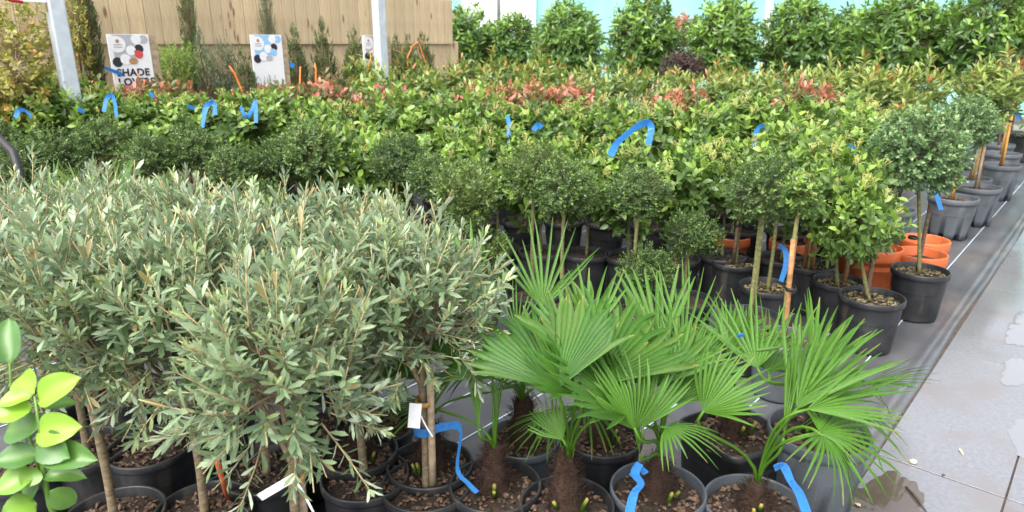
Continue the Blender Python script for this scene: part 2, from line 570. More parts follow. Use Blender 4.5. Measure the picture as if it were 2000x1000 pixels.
def crown(seed, R, n, per, slen, L, Wd, T, up=0.4, ang=(70, 30), inner=0.45, lump=0.12, new=0.35, newtop=0.5, low=-0.85,
          spread=0.35, twig=0.0016, tipdry=0.0, box=None, jit=0.25, red_tip=0.0, rest=None):
    """leafy shoots spread through an uneven ellipsoid; each shoot carries a spiral of leaves"""
    rg = np.random.default_rng(seed)
    u = unit(rg.normal(size=(n * 3, 3)))
    u = u[u[:, 2] > low][:n]
    n = len(u)
    ph = rg.uniform(0, 6.28, 6)
    lf = 1 + lump * (np.sin(u[:, 0] * 4 + ph[0]) + np.sin(u[:, 1] * 4.5 + ph[1]) + np.sin(u[:, 2] * 4 + ph[2]) + .6 * np.sin(u[:, 0] * 9 + u[:, 2] * 8 + ph[3])) / 2
    rad = inner + (1 - inner) * rg.uniform(0, 1, n) ** 0.45
    rad *= 1 + rg.normal(0, .05, n)
    R = np.asarray(R, float)
    uu = u.copy()
    if box:                                                   # squarer profile: column or cone
        uu[:, 2] = np.sign(u[:, 2]) * np.abs(u[:, 2]) ** box
    tip = uu * R * (rad * lf)[:, None]
    sd = unit(u + np.array([0, 0, up]) + rg.normal(0, spread, (n, 3)))
    sl = slen * rg.uniform(.6, 1.25, n)
    p0 = tip - sd * sl[:, None]
    isnew = (rg.uniform(0, 1, n) < new * np.clip(0.45 + newtop * u[:, 2], 0.05, 1.2) * (rad > .7)).astype(float)
    ax = unit(np.cross(sd, rg.normal(size=(n, 3))))
    ay = np.cross(sd, ax)
    P, Y, Nn, LL, WW, AT = [], [], [], [], [], []
    for j in range(per):
        f = (j + 0.6) / per
        th = j * 2.39996 + rg.uniform(-.4, .4, n)
        a = np.radians(ang[0] + (ang[1] - ang[0]) * f + rg.normal(0, 12, n))
        out = ax * np.cos(th)[:, None] + ay * np.sin(th)[:, None]
        yd = unit(sd * np.cos(a)[:, None] + out * np.sin(a)[:, None] + rg.normal(0, jit, (n, 3)) * .5)
        nd = sd - (sd * yd).sum(1, keepdims=True) * yd + rg.normal(0, jit, (n, 3))
        nd = unit(nd - (nd * yd).sum(1, keepdims=True) * yd)
        P.append(p0 + sd * (sl * f)[:, None])
        Y.append(yd); Nn.append(nd)
        s_ = L * rg.uniform(.7, 1.15, n) * (1 - .25 * f)
        LL.append(s_); WW.append(s_ * (Wd / L) * rg.uniform(.85, 1.15, n))
        at = np.zeros((n, 4))
        at[:, 0] = rg.uniform(0, 1, n) ** 1.2
        at[:, 1] = np.clip(isnew * (0.25 + .85 * f) * rg.uniform(.6, 1.1, n), 0, 1)
        if red_tip:
            at[:, 3] = (isnew * (f > .7) * (rg.uniform(0, 1, n) < red_tip)) * rg.uniform(.3, .9, n)
        elif tipdry:
            at[:, 3] = (rg.uniform(0, 1, n) < tipdry) * .7
        AT.append(at)
    parts = [put_leaves(T, np.concatenate(P), np.concatenate(Y), np.concatenate(Nn), np.concatenate(LL), np.concatenate(WW), np.concatenate(AT), rg.uniform(.3, 1.6, n * per))]
    if twig:
        r = np.full((n, 1), twig)
        parts.append(twigs(p0, tip, r, r * .6))
        inn = p0 * .35
        parts.append(twigs(inn, p0, r * 1.6, r))
    return join(parts)


# ------------------------------------------------------------------ pots, soil, trunks, stakes (shared mesh data)
MESH = {}


def cached(key, fn):
    if key not in MESH:
        MESH[key] = fn()
    return MESH[key]


def pot_mesh(style):
    def mk():
        D, H = 0.30, 0.28
        R = D / 2
        if style in ('black', 'slate'):
            pr = [(R * .78, 0), (R * .80, .012), (R * .93, H * .86), (R * .935, H * .88), (R * .995, H * .89), (R, H * .93), (R, H * .985), (R * .985, H), (R * .95, H), (R * .935, H * .985), (R * .91, H * .6)]
            V, F = lathe(pr, 40)
            mt = {'black': 'black_plastic', 'slate': 'slate_plastic'}[style]
        elif style == 'grey':
            pr = [(R * .80, 0), (R * .805, .045), (R * .94, H * .84), (R * .945, H * .86), (R * .995, H * .87), (R, H * .92), (R, H * .985), (R * .985, H), (R * .955, H), (R * .935, H * .98), (R * .91, H * .6)]
            V, F = lathe(pr, 64, notch=(8, .045))
            mt = 'grey_plastic'
        elif style == 'terracotta':
            pr = [(R * .70, 0), (R * .715, .010), (R * .90, H * .72), (R * .985, H * .74), (R * 1.0, H * .80), (R * 1.0, H * .96), (R * .98, H * .995), (R * .94, H), (R * .915, H * .98), (R * .87, H * .55)]
            V, F = lathe(pr, 40)
            mt = 'terracotta_plastic'
        else:
            pr = [(R * .84, 0), (R * .86, .012), (R * .96, H * .9), (R * 1.0, H * .91), (R * 1.0, H * .985), (R * .98, H), (R * .955, H), (R * .945, H * .98), (R * .93, H * .6)]
            V, F = lathe(pr, 64, square=7)
            mt = 'black_plastic'
        # closed base
        k = len(V)
        n_ = {'black': 40, 'slate': 40, 'terracotta': 40}.get(style, 64)
        V = np.concatenate([V, [[0, 0, .03]]])
        F = np.concatenate([F, [(k, (i + 1) % n_, i) for i in range(n_)]])
        return make_mesh('pot', V, F, mt)
    return cached(('pot', style), mk)


def soil_mesh(style, var):
    def mk():
        rg = np.random.default_rng(77 + var)
        rings, n_ = 7, 28
        V, F = [(0, 0, .012)], []
        for i in range(1, rings + 1):
            for k in range(n_):
                t = 2 * math.pi * k / n_
                r = .1385 * i / rings
                if style == 'square':
                    r *= 1.0 / ((abs(math.cos(t)) ** 7 + abs(math.sin(t)) ** 7) ** (1 / 7)) * .87
                V.append((r * math.cos(t), r * math.sin(t), rg.normal(0, .004) + .012 * (1 - (i / rings) ** 2)))
        for k in range(n_):
            F.append((0, 1 + k, 1 + (k + 1) % n_))
        for i in range(rings - 1):
            for k in range(n_):
                a, b_ = 1 + i * n_ + k, 1 + i * n_ + (k + 1) % n_
                F += tri([(a, a + n_, b_ + n_, b_)])
        return make_mesh('soil', V, F, 'soil')
    return cached(('soil', style == 'square', var), mk)


def chips_mesh(var, mat='bark', count=105, size=.0105):
    def mk():
        rg = np.random.default_rng(500 + var)
        base = np.array([(1, 0, 0), (-1, 0, 0), (0, 1, 0), (0, -1, 0), (0, 0, 1), (0, 0, -1)], float)
        f0 = np.array([(0, 2, 4), (2, 1, 4), (1, 3, 4), (3, 0, 4), (2, 0, 5), (1, 2, 5), (3, 1, 5), (0, 3, 5)])
        Vs, Fs = [], []
        for i in range(count):
            s = size * rg.uniform(.5, 1.35) * np.array([rg.uniform(.7, 1.5), rg.uniform(.5, 1), rg.uniform(.35, .7)])
            q = Matrix.Rotation(rg.uniform(0, 6.28), 3, 'Z') @ Matrix.Rotation(rg.normal(0, .5), 3, 'X')
            v = (base + rg.normal(0, .22, (6, 3))) * s
            v = v @ np.array(q).T
            r, t = .128 * math.sqrt(rg.uniform(.03, 1)), rg.uniform(0, 6.28)
            v += np.array([r * math.cos(t), r * math.sin(t), .010 + .012 * (1 - (r / .13) ** 2)])
            Vs.append(v); Fs.append(f0 + i * 6)
        return make_mesh('bark_chips', np.concatenate(Vs), np.concatenate(Fs), mat, smooth=False)
    return cached(('chips', var, mat, size), mk)


def trunk_mesh(mat, var, r0=.011, r1=.008, bow=.02):
    """unit-tall trunk, scaled in z by its plant"""
    def mk():
        rg = random.Random(var * 13 + 5)
        ph, am = rg.uniform(0, 6.28), bow * rg.uniform(.3, 1)
        path, rad = [], []
        for i in range(9):
            f = i / 8
            path.append((am * math.sin(f * 3.1) * math.cos(ph), am * math.sin(f * 3.1) * math.sin(ph), f))
            rad.append((r0 + (r1 - r0) * f) * (1 + rg.uniform(-.06, .10)) * (1.35 if i == 0 else 1))
        V, F = tube(path, rad, 8)
        return make_mesh('trunk', V, F, mat)
    return cached(('trunk', mat, var, r0, r1, bow), mk)


def stake_mesh(mat, w=.011):
    def mk():
        V, F = tube([(0, 0, 0), (0, 0, .33), (0, 0, .66), (0, 0, 1)], [w, w * 1.02, w, w * .95], 8)
        return make_mesh('stake', V, F, mat)
    return cached(('stake', mat, w), mk)


def tie_mesh(mat):
    def mk():
        V, F = [], []
        pr = [(.020, -.008), (.022, -.007), (.022, .007), (.020, .008)]
        V, F = lathe(pr, 16)
        V[:, 1] *= 1.3
        return make_mesh('tie', V, F, mat)
    return cached(('tie', mat), mk)


RNG = random.Random(4)


def potted(name, label, cat, group, pos, pot='black', D=.30, H=.28, crown_me=None, hc=.9, cs=1.0, trunk='green_trunk', tr=(.011, .008), stem_to=None,
           chips=None, chip_mat='bark', stakes=0, stake_mat='stake_brown', bow=.02, rotz=None, tie=True, lean=0.0, soil=True, cz=1.0, stake_h=None, off=None):
    """a plant in its pot: one thing, its pot, soil, trunk, stake and crown its parts"""
    root = link(name, None, None, (pos.x, pos.y, 0.004))
    root.empty_display_size = .1
    tag(root, label, cat, group)
    a = RNG.uniform(0, 6.28)
    kx, kz = D / .30, H / .28
    link('pot', pot_mesh(pot), root, (0, 0, 0), (0, 0, a if pot != 'square' else .5), (kx, kx, kz))
    zs = H * (.86 if chips else .88)
    if soil:
        link('soil', soil_mesh(pot, RNG.randrange(3)), root, (0, 0, zs), (0, 0, a if pot != 'square' else .5), (kx, kx, 1))
    if chips is not None:
        c = link('bark_chips', chips_mesh(chips, chip_mat), root, (0, 0, zs), (0, 0, a), (kx, kx, 1))
        c['kind'] = 'stuff'
    lx, ly = off if off else (lean * math.cos(a), lean * math.sin(a))
    if trunk:
        top = stem_to if stem_to is not None else hc
        z0 = zs - .02
        hgt = top - z0
        t = link('trunk', trunk_mesh(trunk, RNG.randrange(4), tr[0], tr[1], bow), root, (0, 0, z0), (math.atan2(-ly, hgt), math.atan2(lx, hgt), 0), (1, 1, hgt))
    if crown_me:
        link('crown', crown_me, root, (lx, ly, hc), (0, 0, RNG.uniform(0, 6.28) if rotz is None else rotz), (cs, cs, cs * cz))
    for i in range(stakes):
        aa = a + i * 3.0
        sx, sy = .026 * math.cos(aa), .026 * math.sin(aa)
        sh = stake_h or (hc - zs) * .92
        s_ = link('stake', stake_mesh(stake_mat), root, (sx, sy, zs - .03), (RNG.uniform(-.03, .03), RNG.uniform(-.03, .03), 0), (1, 1, sh + .03))
        if tie:
            link('tie', tie_mesh('rubber'), root, (sx * .5 + lx * .5, sy * .5 + ly * .5, zs + sh * .55), (0, 0, aa + 1.57))
    return root

# ------------------------------------------------------------------ the setting: ground, fabric, path
ROTZ = math.pi / 2 - AZ                        # local x along the path, local y into the bed


def structure(o, kind='structure'):
    o['kind'] = kind
    return o


V = [(-300, -300, -.06), (300, -300, -.06), (300, 300, -.06), (-300, 300, -.06)]
structure(link('ground', make_mesh('ground', V, tri([(0, 1, 2, 3)]), 'ground_dirt', smooth=False)))


def fabric_sheet():
    ss = np.arange(-5, 16.01, .10)
    ts = np.concatenate([np.array([.485, .492, .505, .52, .532, .54, .55, .565, .58, .60]), np.arange(.63, 1.3, .035), np.arange(1.35, 9.6, .3)])
    S, Tt = np.meshgrid(ss, ts, indexing='ij')
    edge = np.clip((.80 - Tt) / .3, 0, 1)
    Z = .003 * edge * (np.sin(S * 5.3 + Tt * 22) + .8 * np.sin(S * 9.1 - Tt * 41 + 1.0) + .7 * np.sin(S * 2.1 + Tt * 70))
    wob = .006 * np.sin(S * 1.7) + .004 * np.sin(S * 4.3 + 1)
    for c, w, h in ((.512, .011, .012), (.556, .014, .009), (.66, .018, .004)):
        Z += h * np.exp(-((Tt + wob - c) / w) ** 2)
    Z = np.where(Tt < .488, -.035, Z)
    Z = np.where(Tt > .82, 0, Z)
    Tt = Tt + wob * edge
    X, Y = S, Tt
    V = np.stack([X.ravel(), Y.ravel(), Z.ravel()], 1)
    a, b_ = S.shape
    idx = np.arange(a * b_).reshape(a, b_)
    q = np.stack([idx[:-1, :-1], idx[1:, :-1], idx[1:, 1:], idx[:-1, 1:]], -1).reshape(-1, 4)
    F = np.concatenate([q[:, [0, 1, 2]], q[:, [0, 2, 3]]])
    return make_mesh('ground_fabric', V, F, 'weed_fabric')


fab = structure(link('ground_fabric', fabric_sheet(), rot=(0, 0, ROTZ)))
line_me = make_mesh('stitch_line', *strip([(x * .5 - 5, 0, 0) for x in range(43)], (0, .007, 0), .0012), 'fabric_stitch')
for k in range(14):
    link('stitch_line', line_me, fab, (0, .755 + .257 * k, .0035 if k else .005))

path = structure(link('path', make_mesh('path', *box_arr(-5, 16, -4.2, .50, -.055, -.0075), 'twig', smooth=False), rot=(0, 0, ROTZ)))
tj = [.482, .06, -.84, -1.74, -2.64, -3.54]
slab_cache = {}
for i in range(-5, 10):
    for j in range(len(tj) - 1):
        s0, s1 = 2.74 + 1.3 * i, 2.74 + 1.3 * (i + 1)
        t1, t0 = tj[j], tj[j + 1]
        key = round(t1 - t0, 3)
        if key not in slab_cache:
            slab_cache[key] = make_mesh('slab', *bevel_box(1.3 - .007, key - .007, .034, .0004), 'wet_slab', smooth=False)
        link('slab', slab_cache[key], path, ((s0 + s1) / 2, (t0 + t1) / 2, -.0335 + RNG.uniform(-.0008, .0008)), (RNG.uniform(-.0006, .0006), RNG.uniform(-.0006, .0006), 0))


def blob(name, center, rs, rt, seed, z, mat, label, cat, n_=220, thick=.0007):
    rg = np.random.default_rng(seed)
    ph = rg.uniform(0, 6.28, 5)
    V, F = [(0, 0, thick)], []
    for ring in (0, 1):
        for k in range(n_):
            t = 2 * math.pi * k / n_
            r = 1 + .14 * math.sin(2 * t + ph[0]) + .10 * math.sin(3 * t + ph[1]) + .05 * math.sin(7 * t + ph[2]) + .03 * math.sin(13 * t + ph[3]) + .03 * math.sin(17 * t + ph[1]) * math.sin(5 * t) + .025 * math.sin(29 * t + ph[4]) * math.sin(3 * t + 1)
            r *= (.93, 1.0)[ring]
            V.append((rs * r * math.cos(t), rt * r * math.sin(t), (thick, 0)[ring]))
    for k in range(n_):
        a, b_ = 1 + k, 1 + (k + 1) % n_
        F += [(0, a, b_)] + tri([(a, a + n_, b_ + n_, b_)])
    o = link(name, make_mesh(name, V, F, mat), None, (center.x, center.y, z), (0, 0, ROTZ))
    return tag(o, label, cat)


blob('puddle', gp(1735, 1005), .24, .135, 3, .0018, 'puddle_water', 'brown puddle on the slabs beside the fabric edge, below the leaning palm', 'puddle')
blob('puddle', gp(2010, 640), .30, .11, 8, .0018, 'clear_water', 'long bright puddle on the slabs level with the pale round bush', 'puddle')
blob('puddle', gp(1985, 727), .17, .07, 12, .0018, 'clear_water', 'small bright puddle on the slabs level with the square-cut palm fan', 'puddle')
blob('puddle', gp(2035, 860), .22, .10, 15, .0018, 'clear_water', 'pale shallow puddle at the outer joint of the paved path', 'puddle')

# loose bits on the path
rg = np.random.default_rng(21)
V = unit(rg.normal(size=(60, 3)))
ico = np.array([(0, 0, 1), (.89, 0, .45), (.28, .85, .45), (-.72, .53, .45), (-.72, -.53, .45), (.28, -.85, .45), (.72, .53, -.45), (-.28, .85, -.45), (-.89, 0, -.45), (-.28, -.85, -.45), (.72, -.53, -.45), (0, 0, -1)], float)
icoF = [(0, 1, 2), (0, 2, 3), (0, 3, 4), (0, 4, 5), (0, 5, 1), (1, 6, 2), (2, 7, 3), (3, 8, 4), (4, 9, 5), (5, 10, 1), (6, 7, 2), (7, 8, 3), (8, 9, 4), (9, 10, 5), (10, 6, 1), (11, 7, 6), (11, 8, 7), (11, 9, 8), (11, 10, 9), (11, 6, 10)]
p = gp(1783, 906)
o = link('pebble', make_mesh('pebble', ico * np.array([.016, .013, .011]) * (1 + rg.normal(0, .10, (12, 1))), icoF, 'stone'), None, (p.x, p.y, .010))
tag(o, 'single pale yellow pebble lying on the path slabs', 'pebble')
fl = []
for (px, py, L_, wd, rz, lab) in ((1877, 884, .05, .010, 2.9, 'narrow pale fallen leaf on the path slab beyond the yellow pebble'), (1674, 988, .028, .018, .5, 'small yellow fallen leaf floating at the edge of the brown puddle'),
                                  (1842, 930, .016, .010, 1.5, 'tiny dark fallen leaf on the slab just below the yellow pebble')):
    p = gp(px, py)
    x, y, zx, zy, F = tpl_leaf(1, .8, .35, -.12)
    Vv = np.stack([x * wd / 2, (y - .5) * L_, zx * wd / 2 + (-zy) * L_ * .5], 1)
    Vv = np.concatenate([Vv, Vv - [0, 0, .001]])
    FF = np.concatenate([F, F[:, ::-1] + 8])
    o = link('fallen_leaf', make_mesh('fallen_leaf', Vv, FF, 'dry_leaf' if L_ > .02 else 'twig'), None, (p.x, p.y, .006), (0, 0, rz))
    tag(o, lab, 'leaf', 'fallen leaves on the path')
a, b_ = gp(1770, 955), gp(1808, 1003)
o = link('fallen_stick', make_mesh('fallen_stick', *tube([(0, 0, 0), ((b_ - a) * .5 + Vector((.004, 0, .002)))[:], (b_ - a)[:]], [.004, .005, .003], 6), 'twig'), None, (a.x, a.y, .008))
tag(o, 'short dark stick lying in the puddle at the path edge', 'stick')

# ------------------------------------------------------------------ fence, posts, netting
T_F = 7.1
S_END = 6.95
fence = link('timber_fence', None, None, W(-2.6, T_F), (0, 0, ROTZ))
tag(fence, 'tall timber fence of pale vertical boards in two tiers behind the plant beds', 'fence')
low_me = make_mesh('board', *bevel_box(.145, .020, 1.555, .003), 'fence_wood', smooth=False)
up_me = make_mesh('board', *bevel_box(.145, .020, .56, .003), 'fence_wood', smooth=False)
x = 0.0
L_tot = S_END + 2.6
while x < L_tot - .1:
    w = RNG.choice((.115, .145, .145, .165))
    k = w / .145
    link('board', low_me, fence, (x + w / 2, RNG.uniform(-.003, .003), .02), (0, RNG.uniform(-.003, .003), 0), (k * .985, 1, 1))
    x += w + .004
x = 0.0
while x < L_tot - .1:
    w = RNG.choice((.115, .145, .145, .165))
    link('board', up_me, fence, (x + w / 2, -.030 + RNG.uniform(-.004, .004), 1.545), (0, RNG.uniform(-.004, .004), 0), (w / .145 * .985, 1, 1 + RNG.uniform(-.006, .006)))
    x += w + .004
for z in (.35, 1.25, 1.9):
    link('rail', cached('rail', lambda: make_mesh('rail', *box_arr(0, L_tot, .020, .065, -.04, .04), 'fence_wood', smooth=False)), fence, (0, 0, z))
for k in range(6):
    link('fence_post', cached('fpost', lambda: make_mesh('fence_post', *box_arr(-.05, .05, .068, .168, 0, 1.98), 'fence_wood', smooth=False)), fence, (.1 + k * (L_tot - .2) / 5, 0, 0))


def at(px, z, hc):
    """ground point under something at height hc seen in pixel column px at depth z"""
    v = ((CAM_H - hc) / z - math.sin(PITCH)) / math.cos(PITCH)
    return Vector(((px - 1000) / FPX * z, z * (math.cos(PITCH) - v * math.sin(PITCH)), 0))


def at_t(px, t, hc=1.5):
    z = 3.0
    for _ in range(40):
        p = at(px, z, hc)
        z *= t / max(.2, st(p)[1])
    return at(px, z, hc)


def hollow_post(w, h):
    c = w * .12
    h2 = w / 2
    pts = []
    for sx, sy in ((1, 1), (-1, 1), (-1, -1), (1, -1)):
        a0 = math.atan2(sy, sx) - math.pi / 4
        for q in range(4):
            aa = a0 + q * math.pi / 6
            pts.append((sx * (h2 - c) + c * math.cos(aa), sy * (h2 - c) + c * math.sin(aa)))
    n_ = len(pts)
    V = [(x, y, 0) for x, y in pts] + [(x, y, h) for x, y in pts]
    F = []
    for i in range(n_):
        j = (i + 1) % n_
        F += tri([(i, j, n_ + j, n_ + i)])
    F += tri([tuple(range(n_))[::-1], tuple(range(n_, 2 * n_))])
    return np.array(V, float), np.array(F)


post_me = make_mesh('post', *hollow_post(.105, 4.6), 'galvanised', smooth=False)
plate_me = make_mesh('base_plate', *bevel_box(.22, .22, .014, .003), 'galvanised', smooth=False)
for i, (px, z, lab) in enumerate(((139, 5.0, 'grey galvanised steel post with a bracket near the autumn-coloured shrub'), (747, 7.2, 'grey galvanised steel post standing before the third sign by the conifers'))):
    p = at(px, z, 1.2)
    r = link('steel_post', None, None, p, (0, 0, ROTZ))
    tag(r, lab, 'post', 'steel posts along the bed')
    link('shaft', post_me, r, (0, 0, .014))
    link('base_plate', plate_me, r, (0, 0, 0.001))
    if i == 0:
        br = link('bracket', make_mesh('bracket', *box_arr(-.22, -.055, -.03, .03, 1.82, 1.90), 'white_frame', smooth=False), r)
        g = link('red_guard', make_mesh('red_guard', *tube([(-.33, -.02, 1.93), (-.32, -.03, 1.86), (-.27, -.04, 1.83), (-.20, -.04, 1.815)], [.014, .016, .016, .010], 8), 'red_plastic'), br)
        link('rust_spot', make_mesh('rust_spot', *bevel_box(.04, .03, .003, .001), 'cut_wood', smooth=False), r, (-.054, 0, 1.78), (0, -math.pi / 2, 0))

net = link('windbreak_netting', None, None, (-5, 15.5, 0), (0, 0, math.radians(-4)))
tag(net, 'turquoise windbreak netting stretched between white posts behind the round laurels', 'netting')


def net_panel(w, h, seed):
    rg = np.random.default_rng(seed)
    xs, zs = np.linspace(0, w, 15), np.linspace(.1, h, 11)
    X, Z = np.meshgrid(xs, zs, indexing='ij')
    Y = .03 * np.sin(X * 2.3 + seed) * np.sin(Z * 1.7) + rg.normal(0, .004, X.shape)
    V = np.stack([X.ravel(), Y.ravel(), Z.ravel()], 1)
    idx = np.arange(X.size).reshape(X.shape)
    q = np.stack([idx[:-1, :-1], idx[1:, :-1], idx[1:, 1:], idx[:-1, 1:]], -1).reshape(-1, 4)
    return V, np.concatenate([q[:, [0, 1, 2]], q[:, [0, 2, 3]]])


xs = [0, 2.2, 4.05, 5.45, 7.75, 10.2, 12.7, 15.2, 17.7, 20.2]
for i in range(len(xs) - 1):
    w = xs[i + 1] - xs[i]
    if i == 2:
        for k in range(2):
            link('door_leaf', make_mesh('door_leaf', *bevel_box(.58, .04, 3.9, .004), 'white_sheet', smooth=False), net, (xs[i] + .36 + k * .66, 0, .1))
    else:
        link('net_panel', make_mesh('net_panel', *net_panel(w - .1, 4.1, i), 'netting'), net, (xs[i] + .05, 0, 0))
npost = make_mesh('net_post', *hollow_post(.13, 4.3), 'white_frame', smooth=False)
for x in xs:
    link('net_post', npost, net, (x, -.02, 0))

# ------------------------------------------------------------------ signs
def sign(px, t, w, h, top, lab, accent, text, starts):
    p = at_t(px, t)
    r = link('display_sign', None, None, p, (0, 0, ROTZ))
    tag(r, lab, 'sign', 'display signs along the fence')
    link('wooden_post', make_mesh('wooden_post', *box_arr(-.02, .09, .012, .05, 0, top - .01), 'stake_wood', smooth=False), r, (w * .42, 0, 0))
    bd = link('board', make_mesh('sign_board', *box_arr(-w / 2, w / 2, 0, .010, top - h, top), 'white_card', smooth=False), r)

    def disc(cx, cz, rad, mat, drop=False, y=-.0015, sx=1.0):
        n_ = 28
        pts = []
        for k in range(n_):
            a = 2 * math.pi * k / n_
            rr = rad
            x_, z_ = rr * math.cos(a) * sx, rr * math.sin(a)
            if drop and math.cos(a) < 0 and math.sin(a) > 0:       # teardrop with a point at the upper corner
                e = 1 + .42 * max(0, math.sin(2 * (math.pi - a))) ** 3
                x_, z_ = x_ * e, z_ * e
            pts.append((cx + x_, y, cz + z_))
        V = [(cx, y, cz)] + pts + [(q[0], -.0001, q[2]) for q in pts]
        F = [(0, 1 + k, 1 + (k + 1) % n_) for k in range(n_)]
        for k in range(n_):
            F += tri([(1 + k, 1 + n_ + k, 1 + n_ + (k + 1) % n_, 1 + (k + 1) % n_)])
        link('printed_shape', make_mesh('printed_shape', V, F, mat, smooth=False), bd)

    L0, T0 = -w / 2, top
    link('printed_shape', make_mesh('printed_shape', *box_arr(L0 + w * .10, L0 + w * .62, -.0010, -.0001, T0 - h * .42, T0 - .004), accent[0], smooth=False), bd)
    disc(L0 + w * .21, T0 - w * .25, w * .20, 'white_card', True, -.0030)
    disc(L0 + w * .22, T0 - w * .17, w * .045, 'print_brown', False, -.0040)
    for q in range(2):
        link('printed_shape', make_mesh('printed_shape', *box_arr(L0 + w * .12, L0 + w * .32, -.0042, -.0031, T0 - w * (.27 + .06 * q), T0 - w * (.24 + .06 * q)), 'print_grey', smooth=False), bd)
    disc(L0 + w * .52, T0 - w * .40, w * .12, 'white_card', False, -.0026)
    disc(L0 + w * .68, T0 - w * .13, w * .12, 'white_card', False, -.0028)
    disc(L0 + w * .86, T0 - w * .13, w * .11, accent[1], False, -.0020)
    disc(L0 + w * .72, T0 - w * .36, w * .11, 'print_black', False, -.0022)
    disc(L0 + w * .16, T0 - w * .68, w * .12, 'print_black', False, -.0024)
    disc(L0 + w * .36, T0 - w * .62, w * .13, 'white_card', False, -.0032)
    disc(L0 + w * .70, T0 - w * .50, w * .10, accent[2], True, -.0034)
    disc(L0 + w * .54, T0 - w * .66, w * .08, accent[3], False, -.0036, 1.4)
    if text:
        for q, line in enumerate(text):
            cu = bpy.data.curves.new('lettering', 'FONT')
            cu.body = line
            cu.size = w * .245
            cu.extrude = .0008
            cu.offset = .0026
            cu.space_character = 1.08
            cu.materials.append(MATS['print_black'])
            tmp = bpy.data.objects.new('lettering', cu)
            COL.objects.link(tmp)
            dg = bpy.context.evaluated_depsgraph_get()
            me = bpy.data.meshes.new_from_object(tmp.evaluated_get(dg))
            bpy.data.objects.remove(tmp)
            if not me.materials:
                me.materials.append(MATS['print_black'])
            link('lettering', me, bd, (L0 + w * starts, -.0022, T0 - w * (1.02 + .235 * q)), (math.pi / 2, 0, 0))


GREY = ('print_grey', 'print_grey', 'print_red', 'print_brown')
BLUE = ('print_blue', 'print_blue', 'print_blue', 'print_grey')
sign(254, 6.15, .315, .46, 1.622, 'white sign with black and grey dots reading SHADE LOVERS', GREY, ('SHADE', 'LOVERS'), .10)
sign(522, 6.25, .32, .46, 1.63, 'white sign with blue and black dots standing among the conifers', BLUE, None, .1)
sign(733, 6.3, .32, .46, 1.635, 'white sign almost hidden behind the steel post, letters at its edge', GREY, ('E', 'P'), .18)

# ------------------------------------------------------------------ crowns (three variants of each kind, shared by the plants)
LANCE = tpl_leaf(.72, .70, .22, .30)
OVAL = tpl_leaf(.92, .86, .20, .22)
OBOV = tpl_leaf(.70, 1.0, .18, .15)
SMALL = tpl_small()


def crown_of(kind, var):
    base_kind = kind
    if kind == 'photinia_red_few':
        kind = 'photinia_red'

    def mk():
        s = hash_seed(kind) + var * 101
        if kind == 'box':
            A = crown(s, (.205, .205, .19), 560, 10, .055, .021, .0125, SMALL, up=.35, ang=(65, 30), inner=.5, lump=.16, new=.38, newtop=.3, twig=.0007)
        elif kind == 'ilex':
            A = crown(s, (.195, .195, .195), 420, 11, .080, .024, .013, SMALL, up=.55, ang=(60, 25), inner=.45, lump=.2, new=.5, newtop=.3, twig=.0009)
        elif kind == 'euonymus':
            A = crown(s, (.225, .225, .215), 760, 9, .055, .024, .0155, SMALL, up=.3, ang=(65, 30), inner=.6, lump=.06, new=.55, newtop=.3, twig=.0009)
        elif kind == 'viburnum':
            A = crown(s, (.285, .285, .285), 150, 9, .12, .074, .038, OVAL, up=.6, ang=(72, 28), inner=.4, lump=.18, new=.72, newtop=.6, twig=.0018)
            B = bud_clusters(s)
            A = join([A, B])
        elif kind == 'photinia_red':
            A = crown(s, (.27, .27, .25), 115, 9, .13, .082, .037, OBOV, up=1.0, ang=(68, 22), inner=.4, lump=.2, new=.26 if base_kind.endswith('few') else .55, newtop=1.2, twig=.0018)
        elif kind == 'photinia_green':
            A = crown(s, (.30, .30, .28), 105, 9, .16, .110, .040, LANCE, up=1.1, ang=(66, 22), inner=.4, lump=.22, new=.75, newtop=.8, twig=.0016, red_tip=.22)
        elif kind == 'laurel':
            A = crown(s, (.51, .51, .58), 430, 9, .17, .115, .050, LANCE, up=.35, ang=(75, 35), inner=.55, lump=.10, new=.55, newtop=.55, twig=.0025)
        elif kind == 'conifer':
            A = crown(s, (.14, .14, .64), 700, 10, .085, .036, .011, SMALL, up=1.7, ang=(35, 15), inner=.45, lump=.12, new=.3, newtop=.2, twig=.0012, box=1.0, low=-.98)
        elif kind == 'juniper':
            A = crown(s, (.17, .17, .58), 420, 12, .14, .040, .008, SMALL, up=2.2, ang=(35, 15), inner=.35, lump=.25, new=.3, newtop=.2, twig=.0012, box=1.0, low=-.98)
        elif kind == 'bright_shrub':
            A = crown(s, (.25, .25, .26), 420, 10, .12, .034, .012, SMALL, up=.9, ang=(55, 20), inner=.4, lump=.15, new=.6, newtop=.3, twig=.001)
        elif kind == 'autumn':
            A = crown(s, (.48, .42, .55), 330, 9, .14, .050, .028, OVAL, up=.6, ang=(70, 30), inner=.3, lump=.25, new=.45, newtop=-.5, twig=.0015)
        elif kind == 'purple':
            A = crown(s, (.30, .30, .28), 260, 9, .10, .045, .024, OVAL, up=.4, ang=(70, 30), inner=.4, lump=.12, new=.3, newtop=.3, twig=.0015)
        return make_mesh('crown', A[0], A[1], kind, A[2])
    return cached(('crown', base_kind, var % 3), mk)


def hash_seed(s):
    return sum((i + 1) * ord(c) for i, c in enumerate(s)) % 9973


